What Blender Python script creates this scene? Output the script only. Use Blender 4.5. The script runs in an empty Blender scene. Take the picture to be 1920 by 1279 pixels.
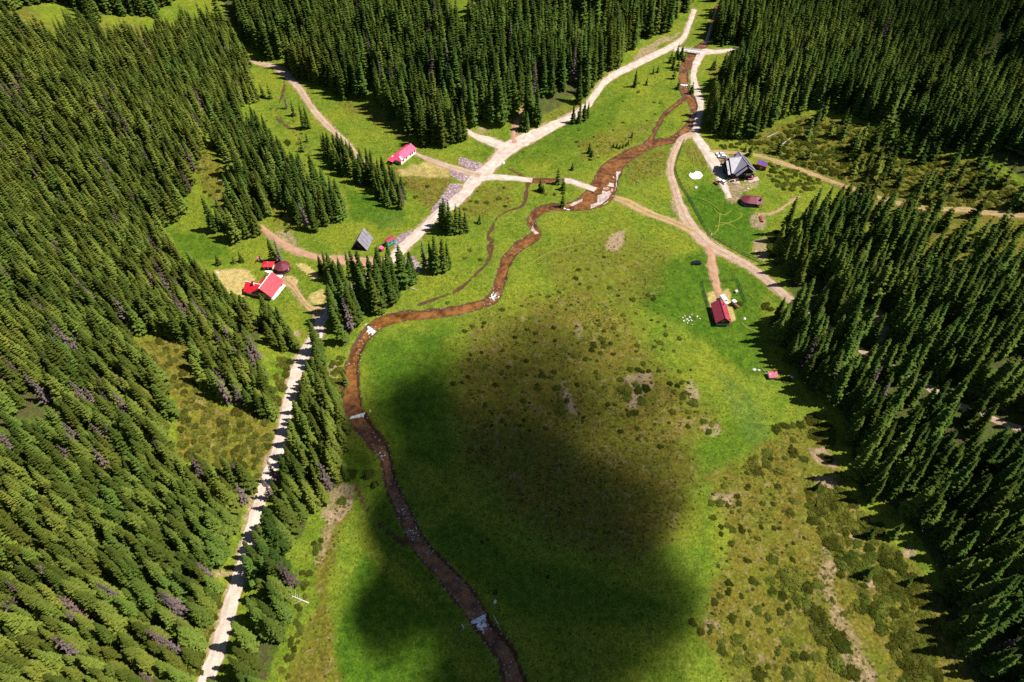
import bpy, bmesh, math, random
import numpy as np
from mathutils import Vector, Matrix

# ------------------------------------------------------------------ camera, world, sun, exposure
scn = bpy.context.scene
C = scn.collection
CAM_H, PITCH, FPX, CX, CY = 210.0, math.radians(49.0), 1280.0, 960.0, 639.5
cam_d = bpy.data.cameras.new('camera')
cam_d.sensor_width, cam_d.lens = 36.0, 24.0
cam_d.clip_start, cam_d.clip_end = 1.0, 20000.0
cam = bpy.data.objects.new('camera', cam_d); C.objects.link(cam)
cam.location = (0, 0, CAM_H)
cam.rotation_euler = (math.pi / 2 - PITCH, 0, 0)
scn.camera = cam

SUN_EL, SUN_AZ = math.radians(58.0), math.radians(0.0)      # azimuth counted from +x towards +y
SUN = np.array([math.cos(SUN_EL) * math.cos(SUN_AZ), math.cos(SUN_EL) * math.sin(SUN_AZ), math.sin(SUN_EL)])
world = bpy.data.worlds.new('World'); scn.world = world; world.use_nodes = True
wn = world.node_tree.nodes; wl = world.node_tree.links
bg = wn['Background']
sky = wn.new('ShaderNodeTexSky'); sky.sky_type = 'NISHITA'; sky.sun_disc = False
sky.sun_elevation = SUN_EL; sky.sun_rotation = math.pi / 2 - SUN_AZ
sky.altitude = 1200
wl.new(sky.outputs[0], bg.inputs[0]); bg.inputs[1].default_value = 0.05
sd = bpy.data.lights.new('sun', 'SUN'); sd.energy = 5.0; sd.angle = math.radians(0.53); sd.color = (1.0, 0.95, 0.86)
so = bpy.data.objects.new('sun', sd); C.objects.link(so)
so.rotation_euler = Vector(SUN).to_track_quat('Z', 'Y').to_euler(); so.location = (300, 120, 500)
vs = scn.view_settings
scn.display_settings.display_device = 'sRGB'
vs.view_transform = 'Standard'; vs.look = 'None'; vs.gamma = 1.0; vs.use_curve_mapping = False
vs.exposure = 0.72
scn.cycles.use_denoising = False
scn.cycles.max_bounces = 5; scn.cycles.diffuse_bounces = 2; scn.cycles.glossy_bounces = 2
scn.cycles.transmission_bounces = 3; scn.cycles.transparent_max_bounces = 8; scn.cycles.volume_bounces = 0

# ------------------------------------------------------------------ maths helpers
rnd = random.Random(7)
rng = np.random.default_rng(11)
sp_, cp_ = math.sin(PITCH), math.cos(PITCH)

def project(x, y, z):
    """world -> photograph pixels (1920 wide)"""
    dz = z - CAM_H
    dep = y * cp_ - dz * sp_
    up = y * sp_ + dz * cp_
    dep = np.where(dep > 1.0, dep, 1.0)
    return CX + FPX * x / dep, CY - FPX * up / dep

def ray(u, v):
    a = (np.asarray(u, float) - CX) / FPX; b = (CY - np.asarray(v, float)) / FPX
    return np.stack([a, cp_ + b * sp_, -sp_ + b * cp_], -1)

def _hash(ix, iy, s):
    n = (ix.astype(np.int64) * 374761393 + iy.astype(np.int64) * 668265263 + s * 974711) & 0x7fffffff
    n = ((n ^ (n >> 13)) * 1274126177) & 0x7fffffff
    n = n ^ (n >> 16)
    return (n & 0xffff) / 65535.0

def vnoise(x, y, s=0):
    x = np.asarray(x, float); y = np.asarray(y, float)
    ix = np.floor(x); iy = np.floor(y); fx = x - ix; fy = y - iy
    fx = fx * fx * (3 - 2 * fx); fy = fy * fy * (3 - 2 * fy)
    a = _hash(ix, iy, s); b = _hash(ix + 1, iy, s); c = _hash(ix, iy + 1, s); d = _hash(ix + 1, iy + 1, s)
    return (a * (1 - fx) + b * fx) * (1 - fy) + (c * (1 - fx) + d * fx) * fy

def fbm(x, y, s=0, o=3):
    t, amp, w = 0.0, 1.0, 0.0
    for k in range(o):
        t = t + amp * vnoise(x * 2 ** k, y * 2 ** k, s + 17 * k); w += amp; amp *= .5
    return t / w

def sstep(a, b, x):
    t = np.clip((x - a) / (b - a), 0, 1); return t * t * (3 - 2 * t)

def sdf(px, py, poly):
    """signed distance to a polygon, negative inside"""
    P = np.asarray(poly, float); px = np.asarray(px, float); py = np.asarray(py, float)
    d = np.full(px.shape, 1e18); ins = np.zeros(px.shape, bool)
    n = len(P)
    for i in range(n):
        ax, ay = P[i]; bx, by = P[(i + 1) % n]
        ex, ey = bx - ax, by - ay; wx, wy = px - ax, py - ay
        t = np.clip((wx * ex + wy * ey) / (ex * ex + ey * ey + 1e-12), 0, 1)
        d = np.minimum(d, (wx - ex * t) ** 2 + (wy - ey * t) ** 2)
        if ay != by:
            c = (ay > py) != (by > py)
            ins ^= c & (px < (bx - ax) * (py - ay) / (by - ay) + ax)
    d = np.sqrt(d)
    return np.where(ins, -d, d)

def spline(pts, step=2.5):
    """Catmull-Rom through rows of numbers (first two are u, v), sampled evenly"""
    P = np.asarray(pts, float)
    P = np.vstack([2 * P[0] - P[1], P, 2 * P[-1] - P[-2]])
    out = []
    for i in range(1, len(P) - 2):
        n = max(2, int(np.hypot(*(P[i + 1, :2] - P[i, :2])) / step))
        t = np.linspace(0, 1, n, endpoint=False)[:, None]
        p0, p1, p2, p3 = P[i - 1], P[i], P[i + 1], P[i + 2]
        out.append(.5 * ((2 * p1) + (-p0 + p2) * t + (2 * p0 - 5 * p1 + 4 * p2 - p3) * t ** 2 + (-p0 + 3 * p1 - 3 * p2 + p3) * t ** 3))
    out.append(P[-2][None])
    return np.vstack(out)

# ------------------------------------------------------------------ the lie of the land
VALLEY = [(340, 1340), (430, 1110), (470, 960), (500, 860), (540, 740), (560, 670), (440, 575), (340, 495), (300, 440), (430, 440),
          (500, 440), (600, 425), (590, 340), (520, 285), (470, 200), (462, 112), (540, 118), (640, 180), (740, 232), (850, 280), (900, 262),
          (1000, 245), (1100, 190), (1190, 98), (1280, 20), (1310, -30), (1350, -30), (1335, 60), (1415, 85), (1345, 150),
          (1325, 245), (1420, 270), (1560, 340), (1455, 420), (1440, 520), (1430, 640), (1530, 760), (1600, 930), (1770, 1100),
          (1820, 1300), (1880, 1560), (300, 1560)]
def flat(u, v, z=0.0):
    d = ray(u, v); t = (z - CAM_H) / d[..., 2]
    return d[..., 0] * t, d[..., 1] * t
_vx, _vy = flat(np.array([p[0] for p in VALLEY]), np.array([p[1] for p in VALLEY]))
VW = list(zip(_vx, _vy))
GX0, GY0, GS = -560.0, -100.0, 4.0
gx = GX0 + GS * np.arange(281); gy = GY0 + GS * np.arange(226)
GX, GY = np.meshgrid(gx, gy)
_d = np.maximum(sdf(GX, GY, VW), 0)
_sl = 0.40 + (0.19 - 0.40) * sstep(50, 130, GX)
_d = _d * (0.75 + 0.5 * fbm(GX / 90, GY / 90, 5))
BASE = 95 * (1 - np.exp(-_sl * _d / 95))
for _ in range(4):
    Q = np.pad(BASE, 1, mode='edge')
    BASE = (Q[:-2, 1:-1] + Q[2:, 1:-1] + Q[1:-1, :-2] + Q[1:-1, 2:] + 4 * Q[1:-1, 1:-1]) / 8
BASE = BASE + 0.012 * (GY - 250)
BASE += (fbm(GX / 45, GY / 45, 3, 2) - .5) * (1.2 + 0.02 * np.minimum(_d, 150))
def hgt(x, y):
    fx = np.clip((np.asarray(x, float) - GX0) / GS, 0, 279.999); fy = np.clip((np.asarray(y, float) - GY0) / GS, 0, 224.999)
    ix = fx.astype(int); iy = fy.astype(int); fx = fx - ix; fy = fy - iy
    return (BASE[iy, ix] * (1 - fx) + BASE[iy, ix + 1] * fx) * (1 - fy) + (BASE[iy + 1, ix] * (1 - fx) + BASE[iy + 1, ix + 1] * fx) * fy

_ts = np.concatenate([np.arange(150, 700, 2.5), np.arange(700, 1600, 10)])
def ground(u, v):
    """where the sight line through a photograph pixel meets the land: arrays x, y, z"""
    u = np.atleast_1d(np.asarray(u, float)); v = np.atleast_1d(np.asarray(v, float))
    X = []
    for i in range(0, len(u), 3000):
        d = ray(u[i:i + 3000], v[i:i + 3000])
        d = d / np.linalg.norm(d, axis=1, keepdims=True)
        p = d[:, None, :] * _ts[None, :, None]
        below = (p[..., 2] + CAM_H) < hgt(p[..., 0], p[..., 1])
        k = np.where(below.any(1), below.argmax(1), len(_ts) - 1); k = np.maximum(k, 1)
        lo, hi = _ts[k - 1].copy(), _ts[k].copy()
        for _ in range(18):
            m = .5 * (lo + hi); q = d * m[:, None]
            b = (q[:, 2] + CAM_H) < hgt(q[:, 0], q[:, 1])
            hi = np.where(b, m, hi); lo = np.where(b, lo, m)
        q = d * hi[:, None]; q[:, 2] = hgt(q[:, 0], q[:, 1])
        X.append(q)
    X = np.vstack(X)
    return X[:, 0], X[:, 1], X[:, 2]
def G(u, v):
    x, y, z = ground([u], [v]); return np.array([x[0], y[0], z[0]])
def GZ(u, v, dz):
    """point at height dz above the ground seen at pixel (u, v)"""
    p = G(u, v)
    for _ in range(6):
        d = ray(u, v); t = (hgt(p[0], p[1]) + dz - CAM_H) / d[2]; p = np.array([d[0] * t, d[1] * t, 0.0])
    p[2] = hgt(p[0], p[1]) + dz
    return p

# ------------------------------------------------------------------ node helpers
class NT:
    def __init__(s, name):
        s.m = bpy.data.materials.new(name); s.m.use_nodes = True
        s.t = s.m.node_tree; s.n = s.t.nodes; s.l = s.t.links
        s.b = s.n['Principled BSDF']
    def node(s, typ, **kw):
        o = s.n.new(typ)
        for k, v in kw.items(): setattr(o, k, v)
        return o
    def link(s, a, b): s.l.new(a, b)
    def val(s, sock, v):
        if isinstance(v, bpy.types.NodeSocket): s.link(v, sock)
        else: sock.default_value = v
    def noise(s, scale, detail=4, vec=None, rough=.55):
        o = s.node('ShaderNodeTexNoise'); o.inputs['Scale'].default_value = scale; o.inputs['Detail'].default_value = detail
        o.inputs['Roughness'].default_value = rough
        s.link(vec if vec is not None else s.pos(), o.inputs['Vector']); return o.outputs['Fac']
    def voronoi(s, scale, vec=None, feature='F1'):
        o = s.node('ShaderNodeTexVoronoi', feature=feature); o.inputs['Scale'].default_value = scale
        s.link(vec if vec is not None else s.pos(), o.inputs['Vector']); return o.outputs['Distance']
    def pos(s):
        if not hasattr(s, '_p'): s._p = s.node('ShaderNodeNewGeometry').outputs['Position']
        return s._p
    def objpos(s):
        if not hasattr(s, '_o'): s._o = s.node('ShaderNodeTexCoord').outputs['Object']
        return s._o
    def math(s, op, a, b=0.0, c=0.0):
        o = s.node('ShaderNodeMath', operation=op)
        s.val(o.inputs[0], a); s.val(o.inputs[1], b); s.val(o.inputs[2], c); return o.outputs[0]
    def ramp(s, x, a, b, lo=0.0, hi=1.0):
        o = s.node('ShaderNodeMapRange', interpolation_type='SMOOTHSTEP')
        s.val(o.inputs['Value'], x); o.inputs['From Min'].default_value = a; o.inputs['From Max'].default_value = b
        o.inputs['To Min'].default_value = lo; o.inputs['To Max'].default_value = hi; return o.outputs[0]
    def mix(s, f, a, b, blend='MIX'):
        o = s.node('ShaderNodeMix', data_type='RGBA', blend_type=blend)
        s.val(o.inputs['Factor'], f)
        for k, v in ((6, a), (7, b)):
            if isinstance(v, bpy.types.NodeSocket): s.link(v, o.inputs[k])
            else: o.inputs[k].default_value = (*v, 1)
        return o.outputs[2]
    def attr(s, name, typ='GEOMETRY'):
        o = s.node('ShaderNodeAttribute', attribute_name=name, attribute_type=typ); return o
    def hsv(s, col, h=.5, sat=1.0, v=1.0):
        o = s.node('ShaderNodeHueSaturation')
        s.val(o.inputs['Hue'], h); s.val(o.inputs['Saturation'], sat); s.val(o.inputs['Value'], v); s.link(col, o.inputs['Color']); return o.outputs[0]
    def bump(s, height, strength=.5, dist=.2):
        o = s.node('ShaderNodeBump'); o.inputs['Strength'].default_value = strength; o.inputs['Distance'].default_value = dist
        s.link(height, o.inputs['Height']); s.link(o.outputs[0], s.b.inputs['Normal'])
    def done(s, col, rough=.8, metal=0.0, spec=.3):
        s.val(s.b.inputs['Base Color'], col if isinstance(col, bpy.types.NodeSocket) else (*col, 1))
        s.val(s.b.inputs['Roughness'], rough); s.val(s.b.inputs['Metallic'], metal)
        s.b.inputs['Specular IOR Level'].default_value = spec
        return s.m

def surf(name, c1, c2, scale=1.5, rough=.7, spec=.3, bump=.2, metal=0.0):
    t = NT(name); f = t.ramp(t.noise(scale, 5, t.objpos()), .3, .7)
    if bump: t.bump(t.noise(scale * 4, 3, t.objpos()), bump, .05)
    return t.done(t.mix(f, c1, c2), rough, metal, spec)

def sheet(name, c1, c2, pitch=.45, rough=.45, spec=.4, axis='X'):
    """ribbed metal roofing: ribs across the chosen local axis"""
    t = NT(name)
    sep = t.node('ShaderNodeSeparateXYZ'); t.link(t.objpos(), sep.inputs[0])
    w = t.math('PINGPONG', sep.outputs[axis], pitch / 2)
    rib = t.ramp(w, 0.0, pitch * .16, 1.0, 0.0)
    t.bump(rib, .6, .06)
    f = t.ramp(t.noise(.7, 4, t.objpos()), .3, .7)
    return t.done(t.mix(f, c1, c2), rough, 0, spec)

M = {}
M['wood'] = surf('dark_wood', (.035, .022, .016), (.06, .04, .028), 3)
M['brown_wood'] = surf('brown_wood', (.12, .06, .035), (.18, .095, .055), 3)
M['grey_wood'] = surf('grey_wood', (.30, .27, .26), (.42, .38, .37), 3)
M['white'] = surf('white_plaster', (.74, .73, .70), (.80, .79, .77), 1)
M['pink_wall'] = surf('pink_plaster', (.50, .36, .30), (.56, .42, .36), 1)
M['shaded_wall'] = surf('shaded_plaster', (.34, .36, .42), (.42, .44, .50), 1)  # white wall with its shade put into the colour
M['red_roof'] = sheet('red_metal_roof', (.62, .012, .03), (.70, .022, .045), .5, .38, .6)
M['pink_roof'] = sheet('pink_metal_roof', (.72, .05, .14), (.78, .075, .17), .5, .38, .6)
M['maroon'] = surf('maroon_shingle', (.11, .015, .028), (.17, .025, .045), 2.5, .55)
M['maroon_sheet'] = sheet('maroon_metal_roof', (.30, .03, .055), (.37, .045, .075), .5, .42, .5)
M['grey_roof'] = surf('grey_shingle_roof', (.24, .22, .28), (.33, .31, .38), 2.2, .5, .5)
M['silver_sheen_roof'] = sheet('silver_sheen_metal_roof', (.27, .255, .30), (.36, .345, .39), .6, .5, .5)  # silver, also the painted sheen on part of the lodge roof
M['turq'] = surf('turquoise_paint', (.06, .38, .42), (.09, .45, .48), 1, .5)
M['dark'] = surf('dark_opening', (.012, .011, .012), (.02, .018, .02), 3)
M['glass'] = surf('window_glass', (.02, .025, .03), (.03, .035, .045), 1, .1, .5, 0)
M['rubber'] = surf('black_rubber', (.012, .012, .012), (.025, .025, .025), 5, .8)
M['carwhite'] = surf('white_car_paint', (.72, .73, .76), (.76, .77, .79), .5, .25, .5, 0)
M['carblack'] = surf('dark_blue_car_paint', (.008, .011, .02), (.012, .016, .028), .5, .2, .5, 0)
M['carred'] = surf('faded_red_paint', (.26, .05, .04), (.33, .08, .06), 1, .5, .4, 0)
M['solar'] = surf('blue_solar_glass', (.035, .06, .20), (.05, .085, .26), .6, .25, .5, 0)
M['steel'] = surf('pale_steel', (.42, .42, .44), (.55, .55, .56), 3, .5, .5)
M['green_paint'] = surf('green_fence_paint', (.02, .085, .055), (.035, .12, .08), 3, .6)
M['concrete'] = surf('concrete', (.40, .37, .35), (.52, .49, .46), 1.2)
M['stone'] = surf('pale_stone', (.42, .39, .37), (.66, .62, .59), 1.5)
M['log'] = surf('bleached_log', (.40, .35, .32), (.56, .50, .46), 4)
M['bark'] = surf('spruce_bark', (.06, .042, .032), (.10, .075, .06), 4)
M['red'] = surf('red_paint', (.55, .02, .03), (.62, .04, .05), 2, .5)
M['pink'] = surf('pink_paint', (.70, .08, .25), (.75, .11, .28), 2, .5)
M['brick'] = surf('brick_red', (.30, .08, .06), (.36, .11, .08), 4)

# ------------------------------------------------------------------ object helpers
def mesh_obj(name, verts, faces, mat=None, parent=None, smooth=False):
    me = bpy.data.meshes.new(name); me.from_pydata([tuple(map(float, v)) for v in verts], [], faces)
    if mat: me.materials.append(mat)
    if smooth: me.polygons.foreach_set('use_smooth', [True] * len(me.polygons))
    me.update()
    o = bpy.data.objects.new(name, me); C.objects.link(o)
    if parent: o.parent = parent
    return o
def np_obj(name, V, F, mat, smooth=True):
    """fast mesh from numpy arrays; F is (n, 3) or (n, 4)"""
    me = bpy.data.meshes.new(name); k = F.shape[1]
    me.vertices.add(len(V)); me.vertices.foreach_set('co', V.astype(np.float32).ravel())
    me.loops.add(F.size); me.loops.foreach_set('vertex_index', F.astype(np.int32).ravel())
    me.polygons.add(len(F)); me.polygons.foreach_set('loop_start', np.arange(0, F.size, k, dtype=np.int32))
    me.polygons.foreach_set('use_smooth', np.full(len(F), smooth))
    me.materials.append(mat); me.update(calc_edges=True); me.validate()
    o = bpy.data.objects.new(name, me); C.objects.link(o); return o
def tag(o, label=None, cat=None, group=None, kind=None):
    if label: o['label'] = label
    if cat: o['category'] = cat
    if group: o['group'] = group
    if kind: o['kind'] = kind
    return o
def thing(name, loc, yaw=0.0, label=None, cat=None, group=None):
    o = bpy.data.objects.new(name, None); C.objects.link(o); o.empty_display_size = .5
    o.location = tuple(map(float, loc)); o.rotation_euler = (0, 0, yaw)
    return tag(o, label, cat, group)
class MB:
    def __init__(s): s.v = []; s.f = []
    def add(s, vs, fs):
        b = len(s.v); s.v += [tuple(map(float, p)) for p in vs]; s.f += [tuple(b + i for i in f) for f in fs]; return s
    def box(s, x0, x1, y0, y1, z0, z1):
        return s.add([(x0, y0, z0), (x1, y0, z0), (x1, y1, z0), (x0, y1, z0), (x0, y0, z1), (x1, y0, z1), (x1, y1, z1), (x0, y1, z1)],
                     [(0, 3, 2, 1), (4, 5, 6, 7), (0, 1, 5, 4), (1, 2, 6, 5), (2, 3, 7, 6), (3, 0, 4, 7)])
    def slab(s, pts, th):
        P = [Vector(p) for p in pts]; n = len(P)
        nrm = (P[1] - P[0]).cross(P[2] - P[0]).normalized()
        if nrm.z < 0: P.reverse(); nrm = -nrm
        lo = [p - nrm * th for p in P]
        return s.add(P + lo, [tuple(range(n)), tuple(range(2 * n - 1, n - 1, -1))] + [(i, n + i, n + (i + 1) % n, (i + 1) % n) for i in range(n)])
    def prism(s, poly, axis, a, b):
        """polygon in the plane square to axis ('x' takes (y,z) pairs, 'y' (x,z), 'z' (x,y))"""
        n = len(poly)
        f = {'x': lambda p, t: (t, p[0], p[1]), 'y': lambda p, t: (p[0], t, p[1]), 'z': lambda p, t: (p[0], p[1], t)}[axis]
        return s.add([f(p, a) for p in poly] + [f(p, b) for p in poly],
                     [tuple(range(n))[::-1], tuple(range(n, 2 * n))] + [(i, (i + 1) % n, n + (i + 1) % n, n + i) for i in range(n)])
    def tube(s, a, b, r0, r1=None, n=8):
        a, b = Vector(a), Vector(b); r1 = r0 if r1 is None else r1
        q = (b - a).to_track_quat('Z', 'Y'); vs = []
        for c, r in ((a, r0), (b, r1)):
            vs += [c + q @ Vector((r * math.cos(2 * math.pi * i / n), r * math.sin(2 * math.pi * i / n), 0)) for i in range(n)]
        return s.add(vs, [tuple(range(n))[::-1], tuple(range(n, 2 * n))] + [(i, (i + 1) % n, n + (i + 1) % n, n + i) for i in range(n)])
    def build(s, name, mat, parent=None, label=None, smooth=False):
        o = mesh_obj(name, s.v, s.f, mat, parent, smooth)
        bm = bmesh.new(); bm.from_mesh(o.data); bmesh.ops.recalc_face_normals(bm, faces=bm.faces); bm.to_mesh(o.data); bm.free()
        if label: o['label'] = label
        return o
def rough_poly(pts, step, amp, seed):
    """subdivide and wobble an outline of (x, y) points"""
    out = []
    n = len(pts)
    for i in range(n):
        a, b = np.array(pts[i]), np.array(pts[(i + 1) % n]); k = max(1, int(np.linalg.norm(b - a) / step))
        for j in range(k):
            p = a + (b - a) * j / k
            out.append((p[0] + amp * (vnoise(p[0] * .9, p[1] * .9, seed) - .5) * 2, p[1] + amp * (vnoise(p[0] * .9, p[1] * .9, seed + 5) - .5) * 2))
    return out

# ------------------------------------------------------------------ courses of roads and water (pixels: u, v, width)
ROADS = {
 'white': [
  [(1302, 18, 8), (1291, 48, 9), (1280, 72, 9), (1258, 88, 9), (1211, 111, 10), (1164, 134, 11), (1137, 151, 11), (1117, 175, 11), (1100, 198, 12), (1074, 218, 14), (1037, 235, 16),
   (1003, 252, 20), (963, 272, 24), (939, 292, 22), (919, 313, 20), (895, 333, 22), (872, 360, 19), (848, 383, 17), (821, 400, 15), (798, 424, 17), (770, 450, 18),
   (748, 472, 19), (722, 495, 18), (690, 520, 17), (655, 546, 17), (632, 564, 17), (612, 585, 18), (600, 603, 20), (592, 632, 22), (571, 664, 23), (558, 692, 23), (546, 733, 23), (538, 770, 24),
   (529, 817, 25), (518, 854, 25), (503, 890, 24), (488, 934, 25), (474, 984, 26), (455, 1058, 27), (437, 1118, 27), (423, 1169, 28), (404, 1229, 29), (385, 1279, 31), (365, 1330, 32)],
  [(962, 276, 16), (939, 272, 17), (919, 264, 15), (895, 257, 11), (868, 240, 8), (840, 218, 6), (812, 190, 5)],
  [(890, 335, 14), (910, 332, 13), (930, 332, 11), (963, 334, 9), (998, 338, 9)],
  [(1056, 338, 9), (1072, 340, 9), (1089, 346, 9), (1117, 356, 9)],
  [(1408, 90, 5), (1370, 94, 6), (1340, 97, 8), (1318, 98, 12), (1307, 116, 13), (1301, 132, 11), (1301, 150, 11), (1308, 174, 12), (1314, 200, 12), (1308, 228, 12), (1303, 249, 13), (1311, 264, 13), (1328, 288, 16), (1344, 312, 20), (1353, 336, 14), (1361, 356, 10), (1368, 372, 8)],
  [(1318, 98, 10), (1297, 95, 8), (1280, 93, 8), (1264, 92, 8)],
 ],
 'pink': [
  [(1303, 250, 12), (1280, 259, 11), (1263, 288, 12), (1257, 319, 12), (1265, 353, 13), (1275, 383, 15), (1285, 408, 17), (1300, 430, 20), (1330, 460, 18), (1367, 479, 14), (1404, 499, 14), (1431, 519, 14), (1461, 545, 14), (1485, 564, 12), (1509, 580, 11), (1535, 601, 11), (1580, 632, 11), (1630, 667, 12), (1660, 683, 13), (1700, 706, 13), (1737, 724, 13), (1771, 744, 13), (1804, 762, 13), (1848, 778, 13), (1875, 791, 13), (1912, 804, 13), (1960, 820, 13)],
  [(464, 113, 4), (484, 119, 5), (505, 122, 7), (525, 131, 9), (545, 148, 10), (565, 171, 10), (585, 202, 10), (605, 226, 10), (629, 249, 9), (653, 271, 8), (670, 292, 7), (690, 310, 6)],
  [(770, 283, 4), (790, 293, 5), (810, 301, 7), (848, 314, 10), (900, 330, 12)],
 ],
 'red': [
  [(966, 268, 11), (962, 255, 8), (966, 240, 9), (976, 217, 9), (984, 204, 6)],
  [(490, 424, 7), (499, 434, 10), (524, 453, 12), (551, 468, 12), (580, 478, 11), (604, 485, 11), (640, 487, 16), (690, 493, 18), (722, 490, 14)],
  [(1328, 462, 14), (1334, 480, 12), (1336, 497, 17), (1341, 524, 14), (1346, 545, 11), (1350, 562, 9)],
 ],
 'orange': [
  [(1154, 371, 9), (1178, 380, 13), (1211, 397, 12), (1240, 408, 11), (1270, 420, 12), (1300, 434, 12)],
  [(1330, 284, 4), (1360, 285, 5), (1385, 287, 5), (1408, 289, 5), (1441, 297, 5), (1488, 313, 6), (1522, 326, 6), (1559, 340, 5), (1610, 358, 5), (1660, 374, 6), (1707, 386, 7), (1751, 391, 7), (1804, 393, 9), (1851, 398, 9), (1909, 403, 9), (1960, 407, 9)],
  [(534, 526, 14), (545, 532, 15), (552, 541, 10), (560, 553, 9), (570, 567, 9), (580, 577, 10), (592, 583, 12), (606, 588, 12)],
  [(1420, 402, 3), (1452, 398, 3), (1480, 380, 3), (1498, 368, 3)],
 ],
}
RIVERS = [
 ('river', 5.5, [(1345, 10, 7), (1334, 45, 8), (1322, 80, 10), (1303, 97, 16), (1290, 116, 19), (1281, 136, 17), (1282, 158, 17), (1287, 176, 17), (1297, 190, 14), (1301, 206, 13), (1297, 226, 12), (1286, 242, 11), (1262, 260, 12),
   (1232, 267, 13), (1204, 277, 15), (1176, 292, 20), (1156, 306, 26), (1140, 326, 42), (1134, 345, 48), (1122, 366, 44), (1092, 383, 24), (1060, 387, 14), (1032, 388, 13), (1008, 397, 14), (995, 413, 14), (1002, 428, 15), (1008, 438, 17), (990, 451, 19), (966, 467, 18),
   (949, 490, 19), (940, 517, 20), (933, 541, 23), (926, 558, 19), (902, 570, 16), (858, 581, 19), (808, 589, 17), (758, 592, 19), (717, 602, 22), (694, 619, 22), (677, 640, 20), (664, 667, 25), (658, 699, 32), (657, 732, 42), (663, 770, 46),
   (678, 795, 46), (700, 822, 44), (719, 847, 34), (724, 866, 30), (734, 910, 31), (751, 947, 38), (771, 991, 40), (788, 1024, 42), (828, 1068, 44), (861, 1105, 54), (888, 1142, 52), (898, 1160, 48), (922, 1192, 50), (948, 1226, 54), (965, 1279, 60), (978, 1340, 64)]),
 ('side_arm', 3.0, [(1287, 180, 6), (1275, 190, 6), (1258, 203, 6), (1243, 218, 7), (1231, 240, 7), (1220, 260, 8), (1204, 276, 8)]),
 ('brook', 1.2, [(955, 318, 2), (975, 328, 3), (988, 337, 6), (989, 352, 5), (986, 370, 5), (980, 386, 4), (963, 392, 3), (944, 400, 3), (930, 412, 3), (923, 428, 4), (913, 443, 7), (921, 453, 9), (918, 472, 8), (917, 487, 6), (905, 503, 4), (889, 517, 4), (872, 533, 3.5), (855, 546, 3), (820, 560, 2.5), (785, 572, 2)]),
 ('ford_pool', 3.0, [(990, 338, 9), (1010, 339, 10), (1030, 339, 10), (1050, 339, 9), (1058, 339, 6)]),
 ('ditch', 1.0, [(668, 910, 4), (687, 954, 5), (714, 984, 6), (738, 1006, 7), (760, 1018, 9)]),
 ('hill_stream', 1.0, [(530, 146, 2), (533, 165, 3), (520, 200, 2.5), (519, 222, 2.5), (541, 239, 2.5), (562, 262, 2), (590, 300, 2)]),
]
def course(pts, z_off=None):
    """pixel centre line with widths -> world left and right banks"""
    s = spline(pts)
    t = np.gradient(s[:, :2], axis=0); t /= np.linalg.norm(t, axis=1, keepdims=True) + 1e-9
    nrm = np.stack([-t[:, 1], t[:, 0]], 1)
    L = s[:, :2] + nrm * s[:, 2:3] / 2; R = s[:, :2] - nrm * s[:, 2:3] / 2
    lx, ly, _ = ground(L[:, 0], L[:, 1]); rx, ry, _ = ground(R[:, 0], R[:, 1])
    l, r = np.stack([lx, ly], 1), np.stack([rx, ry], 1)
    c = (l + r) / 2; half = (r - l) / 2
    for _ in range(3):
        half[1:-1] = (half[:-2] + 2 * half[1:-1] + half[2:]) / 4; c[1:-1] = (c[:-2] + 2 * c[1:-1] + c[2:]) / 4
    # square the section to the course and resample it evenly
    seg = np.concatenate([[0], np.cumsum(np.linalg.norm(np.diff(c, axis=0), axis=1))])
    n = max(4, int(seg[-1] / 1.1)); q = np.linspace(0, seg[-1], n)
    c = np.stack([np.interp(q, seg, c[:, k]) for k in (0, 1)], 1)
    tw = np.gradient(c, axis=0); tw /= np.linalg.norm(tw, axis=1, keepdims=True) + 1e-9
    nw = np.stack([tw[:, 1], -tw[:, 0]], 1)
    hw = np.abs(np.interp(q, seg, np.linalg.norm(half, axis=1)))
    hw = np.maximum(hw, .3)
    px = np.stack([np.interp(q, seg, s[:, k]) for k in (0, 1)], 1)
    return dict(c=c, n=nw, w=hw, q=q, px=px)
ROADC = {k: [course(p) for p in v] for k, v in ROADS.items()}
RIVC = [(nm, dep, course([(u, v, w * (1 - .25 * min(1, max(0, (v - 600) / 180))) * .94) for u, v, w in p])) for nm, dep, p in RIVERS]

# fine terrain grid
XF = np.arange(-430, 430.1, 1.25); YF = np.arange(26, 600.1, 1.25)
far = np.cumsum(np.geomspace(2.5, 900, 24))
XS = np.concatenate([XF[0] - far[::-1], XF, XF[-1] + far]); YS = np.concatenate([YF[0] - far[::-1], YF, YF[-1] + far])
NFX, NFY = len(XF), len(YF)
def stamp(cs, reach, extra=None):
    """distance beyond the edge of each course (negative on it), on the fine grid"""
    F = np.full((NFY, NFX), 99.0); E = np.zeros((NFY, NFX))
    for c in cs:
        for i in range(len(c['c'])):
            x, y = c['c'][i]; w = c['w'][i]; r = w + reach
            i0 = max(int((x - r - XF[0]) / 1.25), 0); i1 = min(int((x + r - XF[0]) / 1.25) + 2, NFX)
            j0 = max(int((y - r - YF[0]) / 1.25), 0); j1 = min(int((y + r - YF[0]) / 1.25) + 2, NFY)
            if i1 <= i0 or j1 <= j0: continue
            d = np.hypot(XF[None, i0:i1] - x, YF[j0:j1, None] - y) - w
            S = F[j0:j1, i0:i1]; m = d < S
            S[m] = d[m]
            if extra is not None: E[j0:j1, i0:i1][m] = c[extra][i]
    return F, E
ALLROAD = [c for v in ROADC.values() for c in v]
ROADD, _ = stamp(ALLROAD, 6)
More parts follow.
